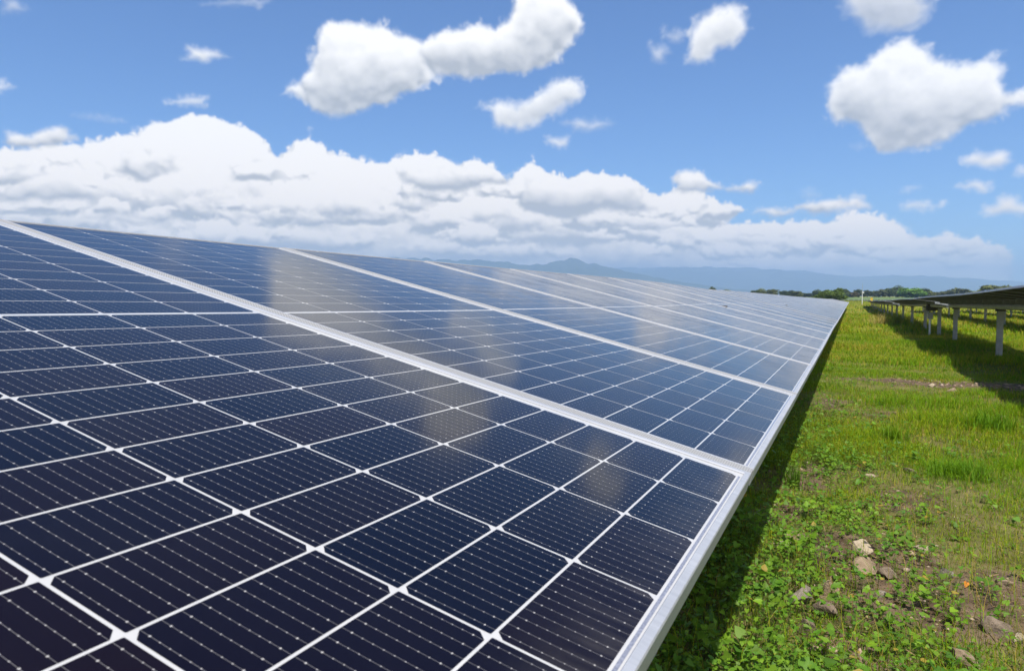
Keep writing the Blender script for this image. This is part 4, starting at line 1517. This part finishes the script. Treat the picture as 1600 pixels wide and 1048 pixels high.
def grass_zone(n, y0, y1, xlo, xhi, hmin, hmax, wmin, wmax, power=1.0, soil_cut=1.0, dry0=0.1, dry1=0.1):
    x, y = scatter_region(n, y0, y1, xlo, xhi, power)
    so = soil_amount(x, y)
    dens = value_noise(x, y, 0.35, 41) * 0.55 + value_noise(x, y, 1.1, 43) * 0.45
    lu = lush(x, y)
    keep = rng.random(n) < np.clip(1.9 * (dens - 0.5) + 0.80 + lu - so * soil_cut * 1.35, 0.03, 1)
    x, y, lu, so, dens = x[keep], y[keep], lu[keep], so[keep], dens[keep]
    n = len(x)
    hv = (0.35 + 1.3 * value_noise(x, y, 0.8, 47) ** 1.5) * (0.6 + 0.5 * dens + 0.9 * lu)
    h = rng.uniform(hmin, hmax, n) * hv
    wd = rng.uniform(wmin, wmax, n)
    dry = np.clip(np.interp(y, [y0, y1], [dry0, dry1]) * (0.1 + 2.2 * value_noise(x, y, 2.4, 53) ** 2) + so * 0.4 - lu * 0.3, 0.02, 1)
    pa = value_noise(x, y, 1.9, 57) * 0.65 + value_noise(x, y, 0.6, 59) * 0.35
    pa = np.clip(0.5 + (pa - 0.5) * 1.9, 0, 1)
    yel = 0.1 + 2.2 * np.clip(pa - 0.35, 0, 1)
    tint = mix_tint(n, [(0.25 + 1.5 * np.clip(0.65 - pa, 0, 1) + lu, G_BRIGHT), (yel, G_YELL), (dry, G_DRY), (np.full(n, 0.25), G_DARK), (np.full(n, 0.15), G_BLUE)])
    return blades(x, y, h, wd, rng.uniform(0.25, 1.35, n), tint)


def merge(parts):
    Vs, Ts, Cs, off = [], [], [], 0
    for V, T, C in parts:
        Vs.append(V)
        Ts.append(T + off)
        Cs.append(C)
        off += len(V)
    return np.concatenate(Vs), np.concatenate(Ts), np.concatenate(Cs)


near = merge([grass_zone(90000, 1.6, 6.5, (-1.0, -1.0), (1.3, 2.6), 0.025, 0.115, 0.0014, 0.0036, 1.1, 1.0, 0.22, 0.22),
              grass_zone(150000, 6.0, 14.5, (-1.0, -1.0), (2.4, 5.2), 0.03, 0.10, 0.0024, 0.0055, 1.0, 0.9, 0.20, 0.30)])
tag(ob('grass', tri_mesh('grass', *near[:2], M_GRASS, near[2])), 'short green grass growing through the stony earth beside the panel row', 'grass', kind='stuff')
far = merge([grass_zone(150000, 14, 32, (-1.2, -1.2), (5.5, 16), 0.05, 0.18, 0.005, 0.011, 0.9, 0.4, 0.35, 1.0),
             grass_zone(85000, 30, 75, (-1.5, -2), (15, 34), 0.10, 0.30, 0.012, 0.030, 0.9, 0.0, 0.7, 1.1),
             grass_zone(50000, 72, 250, (-3, -12), (34, 60), 0.15, 0.34, 0.035, 0.09, 0.8, 0.0, 1.3, 1.3)])
tag(ob('meadow_grass', tri_mesh('meadow_grass', *far[:2], M_GRASS, far[2])), 'taller yellowish meadow grass running away between the panel rows', 'grass', kind='stuff')


def grass_tuft(px, py, h, n, spread, lab, tint, lean=(0.3, 0.9), wd=0.008):
    p = on_land(px, py)
    x = rng.normal(0, spread, n)
    y = rng.normal(0, spread, n)
    tt = np.array(tint)[None] * rng.uniform(0.7, 1.3, (n, 1))
    V, T, C = blades(x, y, rng.uniform(0.5, 1.0, n) * h, np.full(n, wd), rng.uniform(*lean, n), tt, z=np.zeros(n))
    o = ob('grass_tuft', tri_mesh('grass_tuft', V, T, M_GRASS, C))
    o.location = p
    tag(o, lab, 'grass tuft', kind='stuff')


grass_tuft(1402, 509, 0.95, 170, 0.10, 'tall arching grass tuft in the meadow in front of the dark panel posts', (0.24, 0.30, 0.07), wd=0.022)
grass_tuft(1374, 506, 0.75, 130, 0.22, 'straw coloured seeding grass clump in the meadow beside the tall arching tuft', (0.46, 0.38, 0.14), wd=0.018)
grass_tuft(1240, 762, 0.20, 60, 0.03, 'bright upright grass tuft growing at the shadow line of the panel row', (0.10, 0.19, 0.02), (0.2, 0.6), 0.006)
grass_tuft(1500, 745, 0.17, 420, 0.10, 'dense dark green grass cushion in the sunny strip behind the stones', (0.11, 0.23, 0.012), (0.3, 1.1), 0.0045)
grass_tuft(1395, 690, 0.20, 160, 0.05, 'fresh green grass tuft rising behind the bare earth spot', (0.15, 0.27, 0.015), (0.2, 0.9), 0.006)
grass_tuft(1548, 672, 0.24, 260, 0.10, 'deep green grass tuft in the strip below the gravel', (0.12, 0.25, 0.012), (0.3, 1.1), 0.007)


def leaf_cloud(px, py, pz, size, nrm, tint):
    """heart-shaped leaves, folded a little along the middle: 8 corners, 6 faces"""
    n = len(px)
    shape = np.array([(0, 0, 0), (-0.32, -0.16, 0.05), (-0.50, 0.16, 0.10), (-0.30, 0.62, 0.05), (0, 1.05, -0.06), (0.30, 0.62, 0.05), (0.50, 0.16, 0.10), (0.32, -0.16, 0.05)])
    faces = np.array([(0, 2, 1), (0, 3, 2), (0, 4, 3), (0, 5, 4), (0, 6, 5), (0, 7, 6)])[:, ::-1]
    nn = nrm / np.linalg.norm(nrm, axis=1)[:, None]
    t = np.cross(nn, rng.normal(0, 1, (n, 3)))
    t /= np.linalg.norm(t, axis=1)[:, None]
    b = np.cross(nn, t)
    S = shape[None] * size[:, None, None] * np.stack([rng.uniform(0.75, 1.1, n), np.ones(n), rng.uniform(0.3, 1.6, n)], 1)[:, None, :]
    V = np.stack([px, py, pz], 1)[:, None] + S[..., 0:1] * b[:, None] + S[..., 1:2] * t[:, None] + S[..., 2:3] * nn[:, None]
    T = (faces[None] + (np.arange(n) * 8)[:, None, None]).reshape(-1, 3)
    return V.reshape(-1, 3), T, np.repeat(tint, 8, 0)


def weeds():
    parts = []
    x, y = scatter_region(19000, 1.7, 13.5, (-1.0, -0.9), (1.4, 4.6), 1.8)
    d = np.clip(1.2 - (x + 0.35) * 1.1, 0.12, 1.0) * np.where(y < 3.3, 1.0, np.clip(1.5 - (y - 3.3) * 0.2, 0.25, 1.0))
    d = d * np.clip(1.15 - soil_amount(x, y) * 1.0, 0.15, 1) * (0.25 + 1.3 * value_noise(x, y, 0.45, 71))
    k = rng.random(len(x)) < d
    for (spx, spy, swp, *_r) in STONES:
        sp_ = on_land(spx, spy)
        sr_ = swp / F_PX * sp_.length * 0.62
        k &= (x - sp_.x) ** 2 + (y - sp_.y + sr_ * 0.5) ** 2 > sr_ ** 2
    x, y = x[k], y[k]
    z = land(x, y)
    m_ = rng.integers(3, 9, len(x))
    ii = np.repeat(np.arange(len(x)), m_)
    hh = rng.uniform(0.015, 0.085, len(x)) * (0.5 + value_noise(x, y, 0.6, 73))
    hh = hh * (1 + 2.2 * np.exp(-((x + 0.32) / 0.22) ** 2) * rng.random(len(x)))
    lx = x[ii] + rng.normal(0, 0.022, len(ii))
    ly = y[ii] + rng.normal(0, 0.022, len(ii))
    lz = z[ii] + hh[ii] * rng.uniform(0.35, 1.15, len(ii)) + 0.004
    size = rng.uniform(0.009, 0.024, len(ii)) * np.repeat(np.clip(np.exp(rng.normal(-0.12, 0.42, len(x))), 0.4, 1.7), m_)
    nrm = np.stack([rng.normal(0, 0.42, len(ii)), rng.normal(0, 0.42, len(ii)) - 0.15, np.ones(len(ii))], 1)
    pt = rng.random(len(x))[:, None]
    tint = np.array([0.070, 0.175, 0.014]) * (1 - pt) + np.array([0.150, 0.260, 0.016]) * pt
    tint = tint[ii] * rng.uniform(0.7, 1.3, (len(ii), 1))
    yl = rng.random(len(ii)) < 0.015
    tint[yl] = np.array([0.32, 0.24, 0.04])
    parts.append(leaf_cloud(lx, ly, lz, size, nrm, tint))
    # stems
    sx = np.stack([x[ii], y[ii], z[ii] - 0.005], 1)
    parts.append(stems(sx, np.stack([lx, ly, lz], 1), 0.0007, np.array([0.07, 0.11, 0.03])))
    # tiny ground-hugging leaves
    x, y = scatter_region(45000, 1.7, 10.0, (-1.0, -0.9), (1.4, 3.4), 1.3)
    k = rng.random(len(x)) < np.clip(0.9 - soil_amount(x, y) * 0.8, 0.1, 1) * (0.2 + value_noise(x, y, 0.3, 77))
    x, y = x[k], y[k]
    nrm = np.stack([rng.normal(0, 0.5, len(x)), rng.normal(0, 0.5, len(x)), np.ones(len(x))], 1)
    tint = mix_tint(len(x), [(0.6, np.array([0.080, 0.170, 0.012])), (0.35, np.array([0.165, 0.215, 0.016])), (0.10, np.array([0.17, 0.11, 0.04]))])
    parts.append(leaf_cloud(x, y, land(x, y) + rng.uniform(0.003, 0.03, len(x)), rng.uniform(0.004, 0.010, len(x)), nrm, tint))
    me = tri_mesh('leafy_weeds', *merge(parts)[:2], M_LEAF, merge(parts)[2])
    tag(ob('leafy_weeds', me), 'heart-leaved creeping weeds covering the ground along the panel edge', 'weeds', kind='stuff')


def stems(a, b, r, tint):
    n = len(a)
    d = b - a
    s = np.cross(d, np.array([0.3, -0.9, 0.2]))
    s /= np.linalg.norm(s, axis=1)[:, None] + 1e-9
    V = np.stack([a - s * r, a + s * r, b], 1).reshape(-1, 3)
    T = np.arange(n * 3).reshape(-1, 3)
    return V, T, np.repeat(np.broadcast_to(tint, (n, 3)), 3, 0)


weeds()


def stalks():
    """thin tall grass stalks standing out of the short growth"""
    x, y = scatter_region(15000, 1.7, 11.0, (-0.8, -0.7), (1.4, 3.9), 1.4)
    k = rng.random(len(x)) < np.clip(value_noise(x, y, 0.5, 83) * 1.5 - 0.35, 0.03, 1)
    x, y = x[k], y[k]
    n = len(x)
    t_ = mix_tint(n, [(0.5, G_BRIGHT), (0.6, G_YELL), (0.35, G_DRY)])
    V, T, C = blades(x, y, rng.uniform(0.05, 0.19, n), np.full(n, 0.0020), rng.uniform(0.2, 0.9, n), t_)
    tag(ob('grass_stalks', tri_mesh('grass_stalks', V, T, M_GRASS, C)), 'thin tall grass stalks standing out of the low weeds', 'grass', kind='stuff')


stalks()


def litter():
    """dry stalks and straw lying on the earth"""
    x, y = scatter_region(20000, 1.7, 9.0, (-0.9, -0.8), (1.4, 3.2), 1.3)
    k = rng.random(len(x)) < np.clip(0.25 + soil_amount(x, y), 0, 1)
    x, y = x[k], y[k]
    n = len(x)
    a = rng.uniform(0, math.pi, n)
    l = rng.uniform(0.008, 0.05, n)
    A = np.stack([x, y, land(x, y) + rng.uniform(0.002, 0.012, n)], 1)
    B = A + np.stack([np.cos(a) * l, np.sin(a) * l, rng.uniform(-0.2, 0.5, n) * l], 1)
    c_ = np.array([0.27, 0.185, 0.10])[None] * rng.uniform(0.35, 1.6, (n, 1))
    d = B - A
    s_ = np.cross(d, rng.normal(0, 1, (n, 3)))
    s_ /= np.linalg.norm(s_, axis=1)[:, None] + 1e-9
    r_ = rng.uniform(0.0006, 0.0028, n)[:, None]
    V = np.stack([A - s_ * r_, A + s_ * r_, B + s_ * r_ * 0.6, B - s_ * r_ * 0.6], 1).reshape(-1, 3)
    q = np.arange(n) * 4
    T = np.concatenate([np.stack([q, q + 1, q + 2], 1), np.stack([q, q + 2, q + 3], 1)])
    tag(ob('litter', tri_mesh('litter', V, T, M_GRASS, np.repeat(c_, 4, 0))), 'dry straw and dead leaf scraps on the bare earth', 'litter', kind='stuff')


litter()

# a single orange dead leaf
p = on_land(1510, 930)
V, T, C = leaf_cloud(np.array([0.0]), np.array([0.0]), np.array([0.02]), np.array([0.027]), np.array([[0.2, -0.6, 0.8]]), np.array([[0.62, 0.22, 0.015]]))
o = ob('fallen_leaf', tri_mesh('fallen_leaf', V, T, M_LEAF, C))
o.location = p + Vector((0, 0, 0.035))
tag(o, 'single orange fallen leaf lying in the grass among the stones', 'leaf')

# ------------------------------------------------------------------ the air
hz, t = new_mat('pale_air')
pv = t.n('ShaderNodeVolumePrincipled')
pv.inputs['Color'].default_value = (0.43, 0.63, 1.0, 1)
pv.inputs['Density'].default_value = HAZE_DENSITY
pv.inputs['Anisotropy'].default_value = 0.25
oo = t.n('ShaderNodeOutputMaterial')
t.link(pv.outputs[0], oo.inputs['Volume'])
v, f = box_vf(-11500, 11500, -1500, 11500, -25.0, 385.0)
hzo = ob('haze', mesh('haze', v, f, hz))
tag(hzo, 'pale air that turns the far mountains blue', 'haze', kind='stuff')
